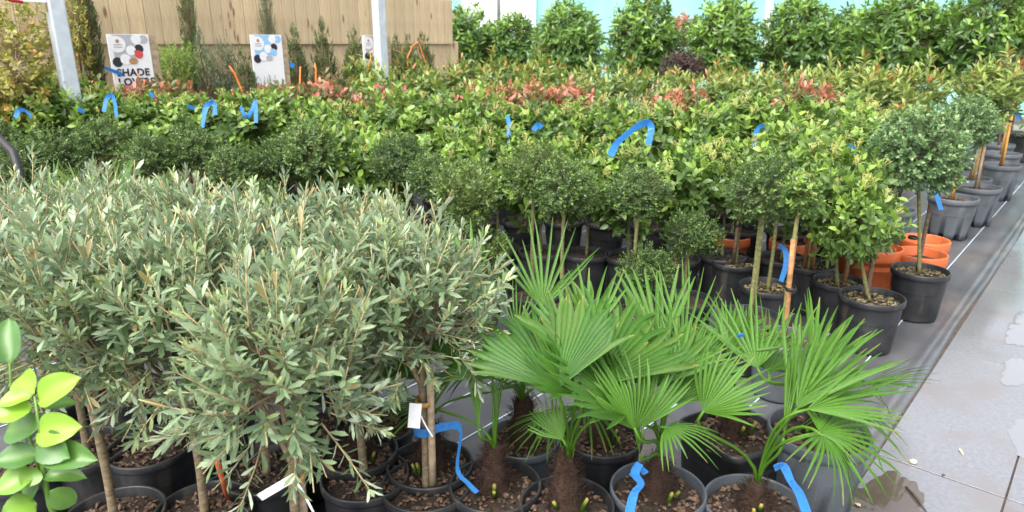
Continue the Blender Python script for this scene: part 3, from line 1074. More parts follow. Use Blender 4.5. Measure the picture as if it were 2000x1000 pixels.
def bud_clusters(seed):
    """yellow-green flower-bud heads standing out of the top of a viburnum"""
    rg = np.random.default_rng(seed + 7)
    P0, P1, Lp, Ld, Ln = [], [], [], [], []
    for i in range(7):
        u = unit(np.array([rg.normal(0, .7), rg.normal(0, .7), rg.uniform(.3, 1)]))
        c = u * np.array([.25, .25, .23]) * 1.0
        d = unit(u + np.array([0, 0, .6]))
        for j in range(9):
            e = unit(d + rg.normal(0, .45, 3))
            q = c + e * rg.uniform(.035, .055)
            P0.append(c); P1.append(q)
            for k in range(3):
                f = unit(e + rg.normal(0, .7, 3))
                P0.append(q); P1.append(q + f * .012)
    P0, P1 = np.array(P0), np.array(P1)
    r = np.full((len(P0), 1), .0011)
    return twigs(P0, P1, r, r * 2.0)


ORD = ['first', 'second', 'third', 'fourth', 'fifth', 'sixth', 'seventh', 'eighth', 'ninth', 'tenth', 'eleventh', 'twelfth', 'thirteenth', 'fourteenth', 'fifteenth', 'sixteenth', 'seventeenth', 'eighteenth', 'nineteenth', 'twentieth']
PLANTS = []                                     # (root, crown centre in the world)


def row(kind, spots, name, what, cat, group, where, hc, trunk='green_trunk', pot='black', stem_r=(.010, .007), **kw):
    """a row of one kind, counted from the path"""
    spots = sorted(spots, key=lambda q: st(at(q[0], q[1], hc))[1])
    for i, q in enumerate(spots):
        px, z = q[0], q[1]
        h = hc + (q[2] if len(q) > 2 else RNG.uniform(-.06, .07))
        cs = q[3] if len(q) > 3 else RNG.uniform(.88, 1.15)
        p = at(px, z, h)
        extra = dict(kw)
        extra['pot'] = RNG.choice(pot) if isinstance(pot, (list, tuple)) else pot
        lab = f'{what}, {ORD[i]} from the path in the {where}'
        kk = kind
        if kind == 'photinia_red' and not (920 < px < 1180 or px in (1345, 1570, 1650, 290, 480)):
            kk = 'photinia_red_few'
        r = potted(name, lab, cat, group, p, crown_me=crown_of(kk, RNG.randrange(3)), hc=h, cs=cs, trunk=trunk, tr=stem_r, **extra)
        PLANTS.append((r, Vector((p.x, p.y, h))))


def one(kind, p, name, label, cat, group, hc, **kw):
    r = potted(name, label, cat, group, p, crown_me=crown_of(kind, RNG.randrange(3)) if kind else None, hc=hc, **kw)
    PLANTS.append((r, Vector((p.x, p.y, hc))))
    return r


# ---- big round laurels at the back
row('laurel', [(905, 12.2, -.05, 1.2), (1000, 12.2, -.1, 1.05), (1110, 11.2, -.05, 1.2), (1255, 10.3, 0, 1.15), (1412, 9.8, 0, 1.12), (1560, 9.6, 0, 1.1), (1665, 10.2, -.12, 1.05), (1755, 9.0, .02, 1.1), (1835, 10.0, -.08, 1.05), (1915, 8.5, .02, 1.1), (2010, 9.4, 0, 1.0)],
    'laurel_standard', 'big round laurel on a trunk', 'laurel', 'round laurels at the back', 'back laurel row', 1.56, trunk='brown_trunk', pot='grey', stem_r=(.022, .018), D=.40, H=.36)
one('purple', at(1332, 9.4, 1.2), 'purple_shrub', 'dark purple-leaved shrub in the gap between two round laurels', 'shrub', None, 1.22, cs=1.1, trunk='brown_trunk')
one('photinia_red', at(1330, 12.0, 1.75), 'red_tipped_shrub', 'tall shrub with reddish tips behind the gap in the laurels', 'shrub', None, 1.75, cs=1.2, trunk='brown_trunk')

# ---- yellow-green photinias
row('photinia_green', [(715, 7.6), (800, 7.9), (885, 8.2), (975, 8.2), (1060, 8.3), (1150, 8.1), (1240, 8.2), (1330, 8.0), (1425, 8.0), (1510, 7.8), (1600, 7.8), (1700, 7.6), (1790, 7.5)],
    'photinia_standard', 'green photinia with bronze tips', 'photinia', 'green photinias before the laurels', 'row just before the laurels', 1.06)
row('photinia_green', [(750, 6.9), (850, 7.2), (940, 7.2), (1030, 7.2), (1120, 7.2), (1215, 7.1), (1300, 7.0), (1400, 7.0), (1490, 6.9), (1580, 6.8), (1670, 6.7), (1760, 6.6)],
    'photinia_standard', 'green photinia with yellowish tips', 'photinia', 'green photinias behind the red ones', 'row behind the red ones', 1.0)
# ---- red photinias
row('photinia_red', [(640, 6.2), (700, 6.1), (765, 6.2), (930, 6.1, .02), (985, 6.0, .02), (1045, 6.1, .02), (1105, 6.2, .02), (1165, 6.0), (1275, 6.1), (1345, 6.0), (1470, 6.0), (1570, 6.0, .08), (1650, 5.7)],
    'photinia_standard', 'photinia with red young leaves', 'photinia', 'red-tipped photinias', 'bright red row', .93)
row('photinia_red', [(60, 5.35), (110, 5.6), (190, 5.6), (290, 5.6, .08), (340, 5.7, .1), (405, 5.6), (480, 5.7), (545, 5.9, .08), (600, 6.1)],
    'photinia_standard', 'red-tipped fence-side photinia', 'photinia', 'red-tipped photinias near the fence', 'row before the conifers', .93)
# ---- grey-green round bushes between them
row('euonymus', [(855, 5.6), (1000, 5.5), (1220, 5.6), (1400, 5.4), (1530, 5.3)], 'round_bush', 'small-leaved grey-green round bush', 'bush', 'grey-green round bushes among the photinias', 'row before the red photinias', .86, cs=1.0) if False else None
for i, (px, z, lab) in enumerate(((855, 5.7, 'grey-green round bush showing between the red photinias, nearest the steel post'), (1220, 5.6, 'grey-green round bush showing at the end of the brightest red leaves'), (1420, 5.3, 'grey-green round bush beside the big blue ribbon'))):
    one('euonymus', at(px, z, .9), 'round_bush', lab, 'bush', 'grey-green round bushes among the photinias', .90, cs=1.1)
# ---- viburnums
row('viburnum', [(690, 5.1), (770, 5.15), (850, 5.1), (935, 5.0), (1020, 5.0), (1105, 5.0), (1190, 4.95), (1280, 4.9), (1370, 4.8), (1465, 4.75), (1560, 4.7), (1650, 4.9)],
    'viburnum_standard', 'glossy green viburnum', 'viburnum', 'viburnums behind the box balls', 'far viburnum row', .90)
row('viburnum', [(660, 4.55), (745, 4.5), (880, 4.4), (970, 4.35), (1060, 4.3), (1150, 4.25), (1235, 4.2), (1330, 4.15), (1425, 4.2), (1545, 4.15)],
    'viburnum_standard', 'glossy budded viburnum', 'viburnum', 'viburnums behind the box balls', 'near viburnum row', .74, pot='black')
row('viburnum', [(-30, 5.0), (60, 5.0), (140, 5.1), (220, 5.15), (300, 5.2), (385, 5.2), (465, 5.25), (545, 5.3), (620, 5.3)],
    'viburnum_standard', 'light green viburnum', 'viburnum', 'viburnums near the fence', 'row behind the box balls', .95)
# ---- box and holly balls on stems
row('box', [(-20, 4.5), (35, 4.2, -.05, 1.0), (110, 4.45, -.02, 1.0), (200, 4.75, .02, 1.0), (290, 4.35, -.02, .95), (375, 4.5, 0, 1.0), (460, 4.2, -.05, .85), (540, 4.35, -.05, .9), (605, 4.3, .02, 1.1), (775, 4.05, .02, .88), (842, 3.8, -.03, .75)],
    'box_ball_standard', 'dark clipped box ball', 'box ball', 'box balls on stems', 'row behind the olives', .88, pot='black')
row('ilex', [(155, 4.15, 0, .8), (330, 4.05, 0, .8), (500, 3.85, 0, .85), (735, 3.45, 0, .8)],
    'holly_ball_standard', 'loose small-leaved ball bush', 'bush', 'loose ball bushes before the box balls', 'row between olives and box balls', .68, pot='black')
one('box', at(1105, 3.35, .87), 'box_ball_standard', 'greyish box ball directly above the tall upright palm fan', 'box ball', 'box balls on stems', .87, cs=.85)
one('ilex', at(1045, 3.5, .9), 'box_ball_standard', 'lighter green box ball directly behind the greyish one over the palms', 'box ball', 'box balls on stems', .92, cs=.85)
one('box', at(1250, 3.3, .86), 'box_ball_standard', 'flattened dark box ball on a pale thin stem under the big blue ribbon', 'box ball', 'box balls on stems', .87, cs=.85, cz=.85)
one('box', at(1490, 3.2, .88), 'box_ball_standard', 'large box ball with twin green stems above the square palm pot', 'box ball', 'box balls on stems', .90, cs=.97, stakes=1, stake_mat='green_trunk', tie=False)
one('box', at(1350, 3.5, .62), 'box_ball_standard', 'low bright box ball before the orange pots', 'box ball', 'low box balls', .62, cs=.72, D=.28)
one('box', at(1265, 3.35, .5), 'box_ball_standard', 'lowest box ball, just above the palm leaves', 'box ball', 'low box balls', .50, cs=.72, D=.28)
# twin-ball topiary
p = at(915, 3.3, .85)
r = one('ilex', p, 'double_ball_topiary', 'light green topiary of two balls one above the other behind the olives', 'topiary', None, .86, cs=.95)
link('lower_ball', crown_of('ilex', 1), r, (.05, 0, .55), (0, 0, 1), (.85, .85, .85))

# ---- plants along the path edge, each with its own pot in view
G_EDGE = 'potted shrubs along the fabric edge'
q = gp(1798, 527, .29)
one('euonymus', q, 'round_bush', 'pale round clipped bush on a stem in the black pot nearest the path', 'bush', G_EDGE, .97, cs=1.2, D=.31, H=.29, pot='black', chips=1, chip_mat='moss_chip', stakes=1, stake_mat='brown_trunk', trunk='green_trunk', off=(-.15, -.02), stake_h=.42)
one('viburnum', gp(1703, 578, .29), 'viburnum_standard', 'viburnum in the black pot standing alone at the fabric edge', 'viburnum', G_EDGE, .68, cs=.72, cz=1.25, D=.32, H=.29, pot='black', chips=2, chip_mat='moss_chip', off=(-.13, .02), stakes=1, stake_mat='brown_trunk', stake_h=.28, tie=False)
one('viburnum', gp(1640, 545, .29), 'viburnum_standard', 'viburnum in the black pot tucked behind the lone one', 'viburnum', G_EDGE, .80, cs=.95, off=(-.08, 0), D=.28, H=.28, pot='black', chips=1, chip_mat='moss_chip', stakes=1, stake_mat='stake_brown')
one('viburnum', gp(1710, 490, .27), 'viburnum_standard', 'viburnum in the wide orange pot next to two empty-looking ones', 'viburnum', G_EDGE, .92, cs=.75, off=(-.2, 0), D=.32, H=.30, pot='terracotta', chips=2, chip_mat='moss_chip')
one('viburnum', gp(1680, 460, .27), 'viburnum_standard', 'viburnum in the orange pot behind the wide orange pot', 'viburnum', G_EDGE, .95, cs=.8, off=(-.12, 0), D=.30, H=.28, pot='terracotta')
for (px, py, lab, s_) in ((1798, 497, 'orange pot of bare soil just behind the black pot of the pale bush', True), (1806, 470, 'empty orange pot behind the other bare orange pot', False)):
    p = gp(px, py, .27)
    r = link('orange_pot', None, None, (p.x, p.y, .005))
    tag(r, lab, 'pot', 'orange pots without plants')
    link('pot_wall', pot_mesh('terracotta'), r, (0, 0, 0), (0, 0, 0), (1.03, 1.03, 1))
    link('soil', soil_mesh('terracotta', 1), r, (0, 0, .22 if s_ else .13), (0, 0, 0), (.98 if s_ else .88, .98 if s_ else .88, 1))
one('box', gp(1500, 555, .29), 'box_ball_standard', 'dark box ball in the black pot beside the brown stake and blue tape', 'box ball', G_EDGE, .80, cs=.9, D=.30, H=.28, pot='black', chips=1, chip_mat='moss_chip')
one('ilex', gp(1437, 508, .29), 'holly_ball_standard', 'small-leaved bush in the black pot before the small orange pots', 'bush', G_EDGE, .78, cs=.9, D=.28, H=.28, pot='black', chips=2, chip_mat='moss_chip', stakes=1, stake_mat='brown_trunk')
one('viburnum', gp(1580, 515, .29), 'viburnum_standard', 'viburnum with two brown stakes behind the blue tape', 'viburnum', G_EDGE, .80, cs=1.05, D=.30, H=.29, pot='black', chips=1, chip_mat='moss_chip', stakes=2)
one('viburnum', gp(1530, 655, .29), 'viburnum_standard', 'viburnum in the dark slate pot right behind the palm leaves', 'viburnum', G_EDGE, .93, cs=.35, D=.28, H=.28, pot='slate', chips=1, chip_mat='moss_chip', stakes=2, stake_h=.5)
one('viburnum', gp(1430, 455, .27), 'viburnum_standard', 'viburnum in a small orange pot behind the small-leaved bush', 'viburnum', G_EDGE, .76, cs=.9, D=.26, H=.25, pot='terracotta')
one('viburnum', gp(1545, 470, .27), 'viburnum_standard', 'viburnum in a small orange pot behind the brown stakes', 'viburnum', G_EDGE, .78, cs=.9, D=.28, H=.27, pot='terracotta')
one('photinia_green', gp(1745, 410, .33), 'photinia_standard', 'photinia in the grey pot nearest the pale round bush', 'photinia', 'photinias in grey pots', .95, cs=.7, D=.31, H=.34, pot='grey', trunk='brown_trunk')
one('euonymus', gp(1862, 387, .33), 'round_bush', 'second pale round bush, in a grey pot with a bamboo cane', 'bush', None, .93, cs=1.05, D=.37, H=.34, pot='grey', chips=2, trunk='brown_trunk', stakes=1, stake_mat='bamboo', stake_h=.45)
one('photinia_green', gp(1908, 366, .33), 'photinia_standard', 'photinia with a brown trunk in the second grey pot at the fabric edge', 'photinia', 'photinias in grey pots', 1.15, cs=1.0, D=.38, H=.34, pot='grey', trunk='brown_trunk', tr=(.018, .014), stakes=1, stake_mat='stake_wood')
one('photinia_green', gp(1895, 347, .33), 'photinia_standard', 'photinia in the grey pot hidden behind the second one, with a bamboo cane', 'photinia', 'photinias in grey pots', 1.15, cs=1.0, D=.36, H=.33, pot='grey', trunk='brown_trunk', stakes=1, stake_mat='bamboo')
one('purple', gp(1955, 327, .33), 'purple_standard', 'dark purple round head on three bamboo canes in a tall grey pot', 'purple shrub', None, 1.27, cs=.85, D=.35, H=.36, pot='grey', trunk='brown_trunk', stakes=3, stake_mat='bamboo')
one('photinia_green', gp(1958, 301, .33), 'photinia_standard', 'photinia in the grey pot behind the bamboo canes', 'photinia', 'photinias in grey pots', 1.2, cs=.7, D=.38, H=.34, pot='grey', trunk='brown_trunk', stakes=1, stake_mat='bamboo')
one('photinia_green', gp(1950, 283, .33), 'photinia_standard', 'photinia in the last visible grey pot along the fabric edge', 'photinia', 'photinias in grey pots', 1.2, cs=.8, D=.36, H=.34, pot='grey', trunk='brown_trunk')
one('laurel', gp(2010, 268, .33), 'laurel_standard', 'laurel in the black pot beyond the grey pots', 'laurel', None, 1.75, cs=.7, D=.45, H=.38, pot='black', trunk='brown_trunk', tr=(.02, .016))

# ---- conifers and climbers along the fence
CON = 'conifers along the fence'
for (px, t, kind, hc, cs, nm, lab) in (
        (405, 6.3, 'juniper', 1.05, 1.1, 'conifer', 'feathery grey-green conifer between the first sign and the second'),
        (450, 6.45, 'juniper', 1.0, 1.1, 'conifer', 'feathery conifer touching the second sign on its wide side'),
        (492, 6.05, 'conifer', .86, 1.0, 'conifer', 'slim conifer hiding a corner of the second sign'),
        (538, 6.1, 'juniper', .74, .85, 'conifer', 'small conifer standing before the middle of the second sign'),
        (585, 6.4, 'conifer', 1.02, 1.1, 'conifer', 'slim green conifer beside the wooden post of the second sign'),
        (638, 6.4, 'conifer', 1.02, 1.2, 'conifer', 'dense pointed conifer standing clear of the others before the fence'),
        (695, 6.5, 'conifer', 1.0, 1.1, 'conifer', 'slim conifer next to the third sign'),
        (772, 6.5, 'conifer', 1.0, 1.0, 'conifer', 'slim conifer hard against the second steel post'),
        (798, 6.55, 'conifer', 1.02, 1.0, 'conifer', 'slim conifer between the orange ties'),
        (832, 6.5, 'conifer', 1.0, 1.05, 'conifer', 'slim conifer closest to the round laurels'),
        (345, 6.4, 'bright_shrub', 1.33, 1.0, 'bright_shrub', 'bright yellow-green fluffy shrub beside the SHADE LOVERS sign'),
        (30, 6.05, 'autumn', 1.38, .95, 'autumn_shrub', 'large shrub turning orange and yellow before the fence by the first steel post'),
        (110, 6.7, 'bright_shrub', 1.1, 1.0, 'green_shrub', 'low green shrub beneath the first steel post'),
        (178, 6.85, 'conifer', 1.55, .62, 'climbing_plant', 'dark narrow climber against the fence above the first sign'),
        (376, 6.85, 'conifer', 1.5, .62, 'climbing_plant', 'dark narrow climber against the fence near the bright yellow-green shrub'),
        (148, 6.85, 'autumn', 1.65, .42, 'climbing_plant', 'thin orange-leaved climber against the fence beside the first steel post'),
        (525, 6.9, 'juniper', 1.6, .55, 'climbing_plant', 'faint grey-green climber above the second sign')):
    p = at_t(px, t, hc)
    one(kind, p, nm, lab, 'conifer' if nm == 'conifer' else ('climber' if nm == 'climbing_plant' else 'shrub'), CON if nm == 'conifer' else None, hc, cs=cs, trunk='brown_trunk', D=.28, cz=1.7 if nm == 'climbing_plant' else 1.0)

# orange ties and canes arching over the conifers
for (px, t, h0, pts, lab) in (
        (812, 6.3, .5, [(0, 0, .5), (-.03, 0, .75), (-.12, 0, 1.15), (-.10, .02, 1.40), (-.02, .02, 1.52)], 'orange cane with a bent top beside the second steel post'),
        (838, 6.3, .5, [(.02, 0, .5), (.03, 0, 1.0), (-.04, 0, 1.30), (-.16, 0, 1.57), (-.28, 0, 1.50)], 'long orange cane arching towards the second steel post'),
        (724, 6.2, .5, [(0, 0, .5), (.02, 0, 1.0), (-.04, 0, 1.28), (.03, 0, 1.45), (.10, 0, 1.52)], 'orange cane before the third sign'),
        (612, 6.2, .5, [(0, 0, .5), (.01, 0, 1.1), (.03, 0, 1.30), (.02, 0, 1.36)], 'short orange cane between the slim and the dense conifer'),
        (580, 6.2, .5, [(0, 0, .5), (.01, 0, 1.1), (.04, 0, 1.33)], 'short orange cane beside the second sign post'),
        (470, 6.0, .5, [(0, 0, .5), (.01, 0, 1.1), (-.06, 0, 1.30), (-.10, 0, 1.36)], 'hooked orange cane among the feathery conifers')):
    p = at_t(px, t, 1.3)
    V, F = tube([(a_, b_, max(0, c_ - .5) if i == 0 else c_) for i, (a_, b_, c_) in enumerate(pts)], [.008] * (len(pts) - 2) + [.009, .005], 6)
    o = link('orange_cane', make_mesh('orange_cane', V, F, 'orange_tie'), None, (p.x, p.y, .003), (0, 0, ROTZ))
    tag(o, lab, 'cane', 'orange canes among the conifers')

# ------------------------------------------------------------------ olives
OLIVE_LEAF = tpl_leaf(.70, .92, .16, .16)
OLIVE_LEAF[1][4:7] = .74


def sprig_arr(seed):
    """one olive twig along +z with opposite grey-green leaves and a pruned or leafy end"""
    rg = np.random.default_rng(900 + seed)
    sl = rg.uniform(.12, .19)
    pairs = rg.integers(9, 12)
    bowx, bowy = rg.normal(0, .02, 2)
    curve = lambda f: np.array([bowx * f * f, bowy * f * f, sl * f])
    pruned = rg.uniform() < .45
    P, Y, Nn, L, Wd, AT = [], [], [], [], [], []
    th0 = rg.uniform(0, 3.14)
    fmax = .74 if pruned else 1.0
    for j in range(pairs):
        f = .12 + (fmax - .12) * (j + .5) / pairs
        for s_ in (0, math.pi):
            if rg.uniform() < .10:
                continue
            th = th0 + j * 1.45 + s_ + rg.normal(0, .25)
            a = math.radians(52 - 20 * f + rg.normal(0, 10))
            out = np.array([math.cos(th), math.sin(th), 0])
            yd = unit(np.array([0, 0, math.cos(a)]) + out * math.sin(a) + rg.normal(0, .10, 3))
            nd = np.array([0, 0, 1.0]) - yd[2] * yd + rg.normal(0, .3, 3)
            nd = unit(nd - nd.dot(yd) * yd)
            P.append(curve(f)); Y.append(yd); Nn.append(nd)
            l = rg.uniform(.036, .060) * (1 - .3 * f * (not pruned))
            L.append(l); Wd.append(l * rg.uniform(.19, .28))
            AT.append((rg.uniform() ** 1.1, max(max(0, f - .5) * rg.uniform(0, 1.8) * (not pruned), .9 * (rg.uniform() < .06)), 0, .5 * (rg.uniform() < .02)))
    if not pruned:
        for k in range(3):
            yd = unit(np.array([rg.normal(0, .25), rg.normal(0, .25), 1]))
            nd = unit(np.cross(yd, rg.normal(size=3)))
            P.append(curve(1.0)); Y.append(yd); Nn.append(nd); L.append(rg.uniform(.025, .038)); Wd.append(.008); AT.append((rg.uniform(), rg.uniform(.4, 1), 0, 0))
    A = put_leaves(OLIVE_LEAF, np.array(P), np.array(Y), np.array(Nn), np.array(L), np.array(Wd), np.array(AT), rg.uniform(-.4, 1.6, len(P)))
    pts = np.array([curve(f) for f in (0, .35, .7, 1.0)])
    r = np.array([[.0023], [.0020], [.0017], [.0015]])
    B = [twigs(pts[i:i + 1], pts[i + 1:i + 2], r[i:i + 1], r[i + 1:i + 2]) for i in range(3)]
    return join([A] + B)


SPRIG_ARR = [sprig_arr(i) for i in range(10)]
SPRIG_ME = [make_mesh('sprig', a[0], a[1], 'olive', a[2]) for a in SPRIG_ARR]


def olive_layout(seed, R=(.225, .225, .235), n=165):
    rg = np.random.default_rng(seed)
    out = []
    ph = rg.uniform(0, 6.28, 3)
    for i in range(n):
        f = (i + .5) / n
        zc = 1 - 1.62 * f
        a = i * 2.39996 + rg.normal(0, .25)
        rr = math.sqrt(max(0, 1 - zc * zc))
        u = np.array([rr * math.cos(a), rr * math.sin(a), zc])
        k = rg.uniform(.35, .80) * (1 + .16 * math.sin(u[0] * 4 + ph[0]) + .12 * math.sin(u[1] * 5 + ph[1]))
        base = u * np.array(R) * k
        d = unit(u + np.array([0, 0, 1.05 if zc > -.1 else .2]) + rg.normal(0, .28, 3))
        out.append((base, d, rg.uniform(0, 6.28), rg.uniform(.75, 1.12), int(rg.integers(0, 10))))
    return out


def rot_to(d, spin):
    return Vector(d).to_track_quat('Z', 'Y').to_matrix() @ Matrix.Rotation(spin, 3, 'Z')


def limbs(layout, seed, drop):
    rg = np.random.default_rng(seed)
    parts = []
    fork = np.array([0, 0, -drop])
    for i in range(7):
        t = layout[min(len(layout) - 1, int((i + .5) * len(layout) / 7))][0]
        mid = fork * .5 + t * .45 + rg.normal(0, .015, 3)
        V, F = tube([fork, mid, t], [.008, .006, .003], 6, False)
        C = np.zeros((len(V), 4)); C[:, 2] = 1
        parts.append((V, F, C))
    for b_ in layout[::5]:
        V, F = tube([fork * .3, b_[0] * .5 + rg.normal(0, .01, 3), b_[0]], [.004, .003, .0022], 5, False)
        C = np.zeros((len(V), 4)); C[:, 2] = 1
        parts.append((V, F, C))
    return join(parts)


def olive_crown_mesh(var):
    def mk():
        lay = olive_layout(40 + var)
        parts = [limbs(lay, var, .22)]
        for base, d, sp, sc, k in lay:
            M = np.array(rot_to(d, sp)) * sc
            A = SPRIG_ARR[k]
            parts.append((A[0] @ M.T + base, A[1], A[2]))
        J = join(parts)
        return make_mesh('crown', J[0], J[1], 'olive', J[2])
    return cached(('olive', var), mk)


OLIVE_G = 'olive trees in pots'
olive_front = [
    (818, 622, .80, 1.0, 'olive tree with a white tag and long blue ribbon on its stem, beside the palms'),
    (556, 742, .77, 1.12, 'foremost olive tree, low hanging twigs and a white card tag tied to its stem'),
    (345, 655, .80, 1.08, 'olive tree with a red cane behind the foremost one on its lemon side'),
    (150, 650, .82, 1.02, 'olive tree right behind the bright lemon plant'),
    (690, 610, .80, 1.0, 'olive tree between the foremost one and the one with the blue ribbon'),
]
olive_back = [
    (-30, 600, .80, 1.0, 'olive tree cut by the frame beside the lemon plant'),
    (480, 590, .82, 1.0, 'olive tree in the middle of the olive block'),
    (240, 560, .82, 1.0, 'olive tree in the middle of the block, one step towards the lemon plant'),
    (40, 500, .82, 1.0, 'back-row olive tree at the far end from the palms'),
    (210, 490, .82, 1.05, 'back-row olive tree before the pair of upright palm leaf tips'),
    (385, 505, .82, 1.0, 'back-row olive tree third from the palms'),
    (570, 525, .84, 1.0, 'back-row olive tree second from the palms'),
    (715, 545, .80, 1.0, 'back-row olive tree nearest the palms'),
    (105, 575, .80, 1.0, 'olive tree behind the one next to the lemon plant'),
]
OL = []
for i, (px, py, hc, cs, lab) in enumerate(olive_front):
    p = gp(px, py, hc)
    r = potted('olive_tree', lab, 'olive tree', OLIVE_G, p, pot='black', D=.28, H=.25, crown_me=None, hc=hc, trunk='olive_trunk', tr=(.0135, .0115), stem_to=hc - .20 * cs, chips=i % 2, stakes=1 if i in (0, 1) else 0, stake_mat='stake_wood', tie=False, bow=.012, stake_h=.42 if i in (0, 1) else None)
    lay = olive_layout(70 + i)
    L_ = limbs(lay, 70 + i, .22)
    cr = link('crown', make_mesh('crown', L_[0], L_[1], 'olive_trunk', L_[2]), r, (0, 0, hc), (0, 0, 0), (cs, cs, cs))
    for base, d, sp, sc, k in lay:
        o = link('sprig', SPRIG_ME[k], cr, base, (0, 0, 0), (sc, sc, sc))
        o.rotation_euler = rot_to(d, sp).to_euler()
    OL.append((r, p))
    PLANTS.append((r, Vector((p.x, p.y, hc))))
for i, (px, py, hc, cs, lab) in enumerate(olive_back):
    p = gp(px, py, hc)
    r = potted('olive_tree', lab, 'olive tree', OLIVE_G, p, pot='black', D=.28, H=.25, crown_me=olive_crown_mesh(i % 4), hc=hc, cs=cs, trunk='olive_trunk', tr=(.0135, .0115), stem_to=hc - .20 * cs, chips=i % 2, bow=.012)
    PLANTS.append((r, Vector((p.x, p.y, hc))))
# red cane leaning in the third olive
r, p = OL[2]
q0, q1 = gp(452, 1010, .15), ray(425, 905, 1.72)
link('cane', make_mesh('cane', *tube([(q0.x - p.x, q0.y - p.y, .2), (q1 - Vector((p.x, p.y, 0)))[:]], [.007, .007], 8), 'red_cane'), r)


# ------------------------------------------------------------------ fan palms
def fan_mesh(kind, var=0):
    spec = {  # segments, spread, free from, droop, cup, width, young, dry
        'fan': (25, 118, .62, .12, .34, 1.0, .15, .4),
        'fan_b': (19, 100, .50, .16, .45, .95, .28, .3),
        'fan_wide': (33, 138, .72, .10, .30, 1.0, .10, .4),
        'spiky': (12, 100, .24, .05, .10, .92, .35, .1),
        'half': (11, 74, .42, .10, .55, 1.0, .40, .3),
        'half_b': (10, 66, .34, .16, .30, .85, .35, .3),
        'closed': (7, 17, .86, .02, .10, 1.0, .70, .1),
        'droop': (15, 160, .34, .34, .05, .80, .20, .4)}[kind]

    def mk():
        nseg, spread, split, droop, cup, wk, young, dry = spec
        rg = np.random.default_rng(hash_seed(kind) + 3 + 57 * var)
        rs = [.03, split * .5, split, split + (1 - split) * .35, split + (1 - split) * .72, .985, 1.0]
        parts = []
        half = math.radians(spread) / 2
        dl = half / nseg
        for i in range(nseg):
            ph = -half + dl * (2 * i + 1) + rg.normal(0, dl * .10)
            k = abs(ph) / half
            ln = (1 - .24 * k ** 2) * rg.uniform(.93, 1.04)
            tipd = rg.uniform(.0, .6) * droop * 2 + (rg.uniform(.5, 1.6) if rg.uniform() < .10 else 0)
            tw = rg.normal(0, .40)
            sway = rg.normal(0, .055)
            if rg.uniform() < .08:
                ln *= rg.uniform(.55, .85)
            dryk = dry * (rg.uniform() < .35) * rg.uniform(.5, 1)
            lift = rg.normal(0, .02)
            V, C = [], []
            rv = rg.uniform() * .8
            ws = split * math.tan(dl) * wk
            for r in rs:
                if r <= split:
                    w = r * math.tan(dl) * (wk + (1 - wk) * (1 - r / split))
                else:
                    x_ = (r - split) / (1 - split)
                    w = ws * (1 + .10 * math.sin(x_ * 3.1)) * max(.02, (1 - .80 * x_ ** 1.7)) if r < .98 else ws * (.16 if r < .99 else .04)
                fold = .75 if r < split else .55
                rr = r * ln
                over = max(0, r - split) / (1 - split)
                for side in (-1, 0, 1):
                    lx = side * w
                    lz = (-fold * w if side == 0 else 0) + side * w * tw * over
                    lz += -droop * rr * rr - tipd * over ** 2 * .35 + cup * rr * k ** 2 + lift * rr * over
                    a = ph + sway * over
                    V.append((rr * math.sin(a) + lx * math.cos(a), rr * math.cos(a) - lx * math.sin(a), lz))
                    C.append((rv, young * (1 - .4 * r), 0, dryk * (r > .98) + .15 * (r > .7) * dryk))
            F = []
            for j in range(len(rs) - 1):
                for s_ in (0, 1):
                    a0 = j * 3 + s_
                    F += tri([(a0, a0 + 1, a0 + 4, a0 + 3)])
            parts.append((np.array(V), np.array(F)[:, ::-1], np.array(C)))
        J = join(parts)
        return make_mesh('frond', J[0], J[1], 'palm', J[2])
    return cached(('fan', kind, var), mk)


def bez(a, b_, c, d, n_=9):
    out = []
    for i in range(n_):
        f = i / (n_ - 1)
        out.append(a * (1 - f) ** 3 + b_ * 3 * f * (1 - f) ** 2 + c * 3 * f * f * (1 - f) + d * f ** 3)
    return out


def add_frond(root, T0, hub, tip, kind, nhint, pr=.0045):
    ax = tip - hub
    R = ax.length
    Y = ax.normalized()
    N = Vector(nhint)
    N = (N - Y * N.dot(Y)).normalized()
    X = Y.cross(N)
    rot = Matrix((X, Y, N)).transposed()
    base = root.location.copy()
    rq = random.Random(int(hub.x * 9973) + int(tip.z * 7919))
    sx, sz = R * rq.uniform(.85, 1.1), R * rq.uniform(.7, 1.6)
    o = link('frond', fan_mesh(kind, rq.randrange(4)), root, hub - base, rot.to_euler(), (sx * rq.choice((1, -1)), R, sz))
    ln = (hub - T0).length
    P = bez(T0, T0 + Vector((0, 0, 1)) * ln * .40 + (hub - T0) * .1, hub - Y * ln * .30, hub + Y * R * .03)
    V, F = tube([p[:] for p in P], [pr * 1.7, pr * 1.25] + [pr] * 6 + [pr * .8], 6)
    Mi = (Matrix.Translation(hub) @ rot.to_4x4() @ Matrix.Diagonal((o.scale.x, R, sz, 1))).inverted()
    Vl = np.array([(Mi @ Vector(v))[:] for v in V])
    C = np.zeros((len(Vl), 4)); C[:, 0] = .6; C[:, 1] = .55
    link('petiole', make_mesh('petiole', Vl, F, 'palm', C), o)
    return o


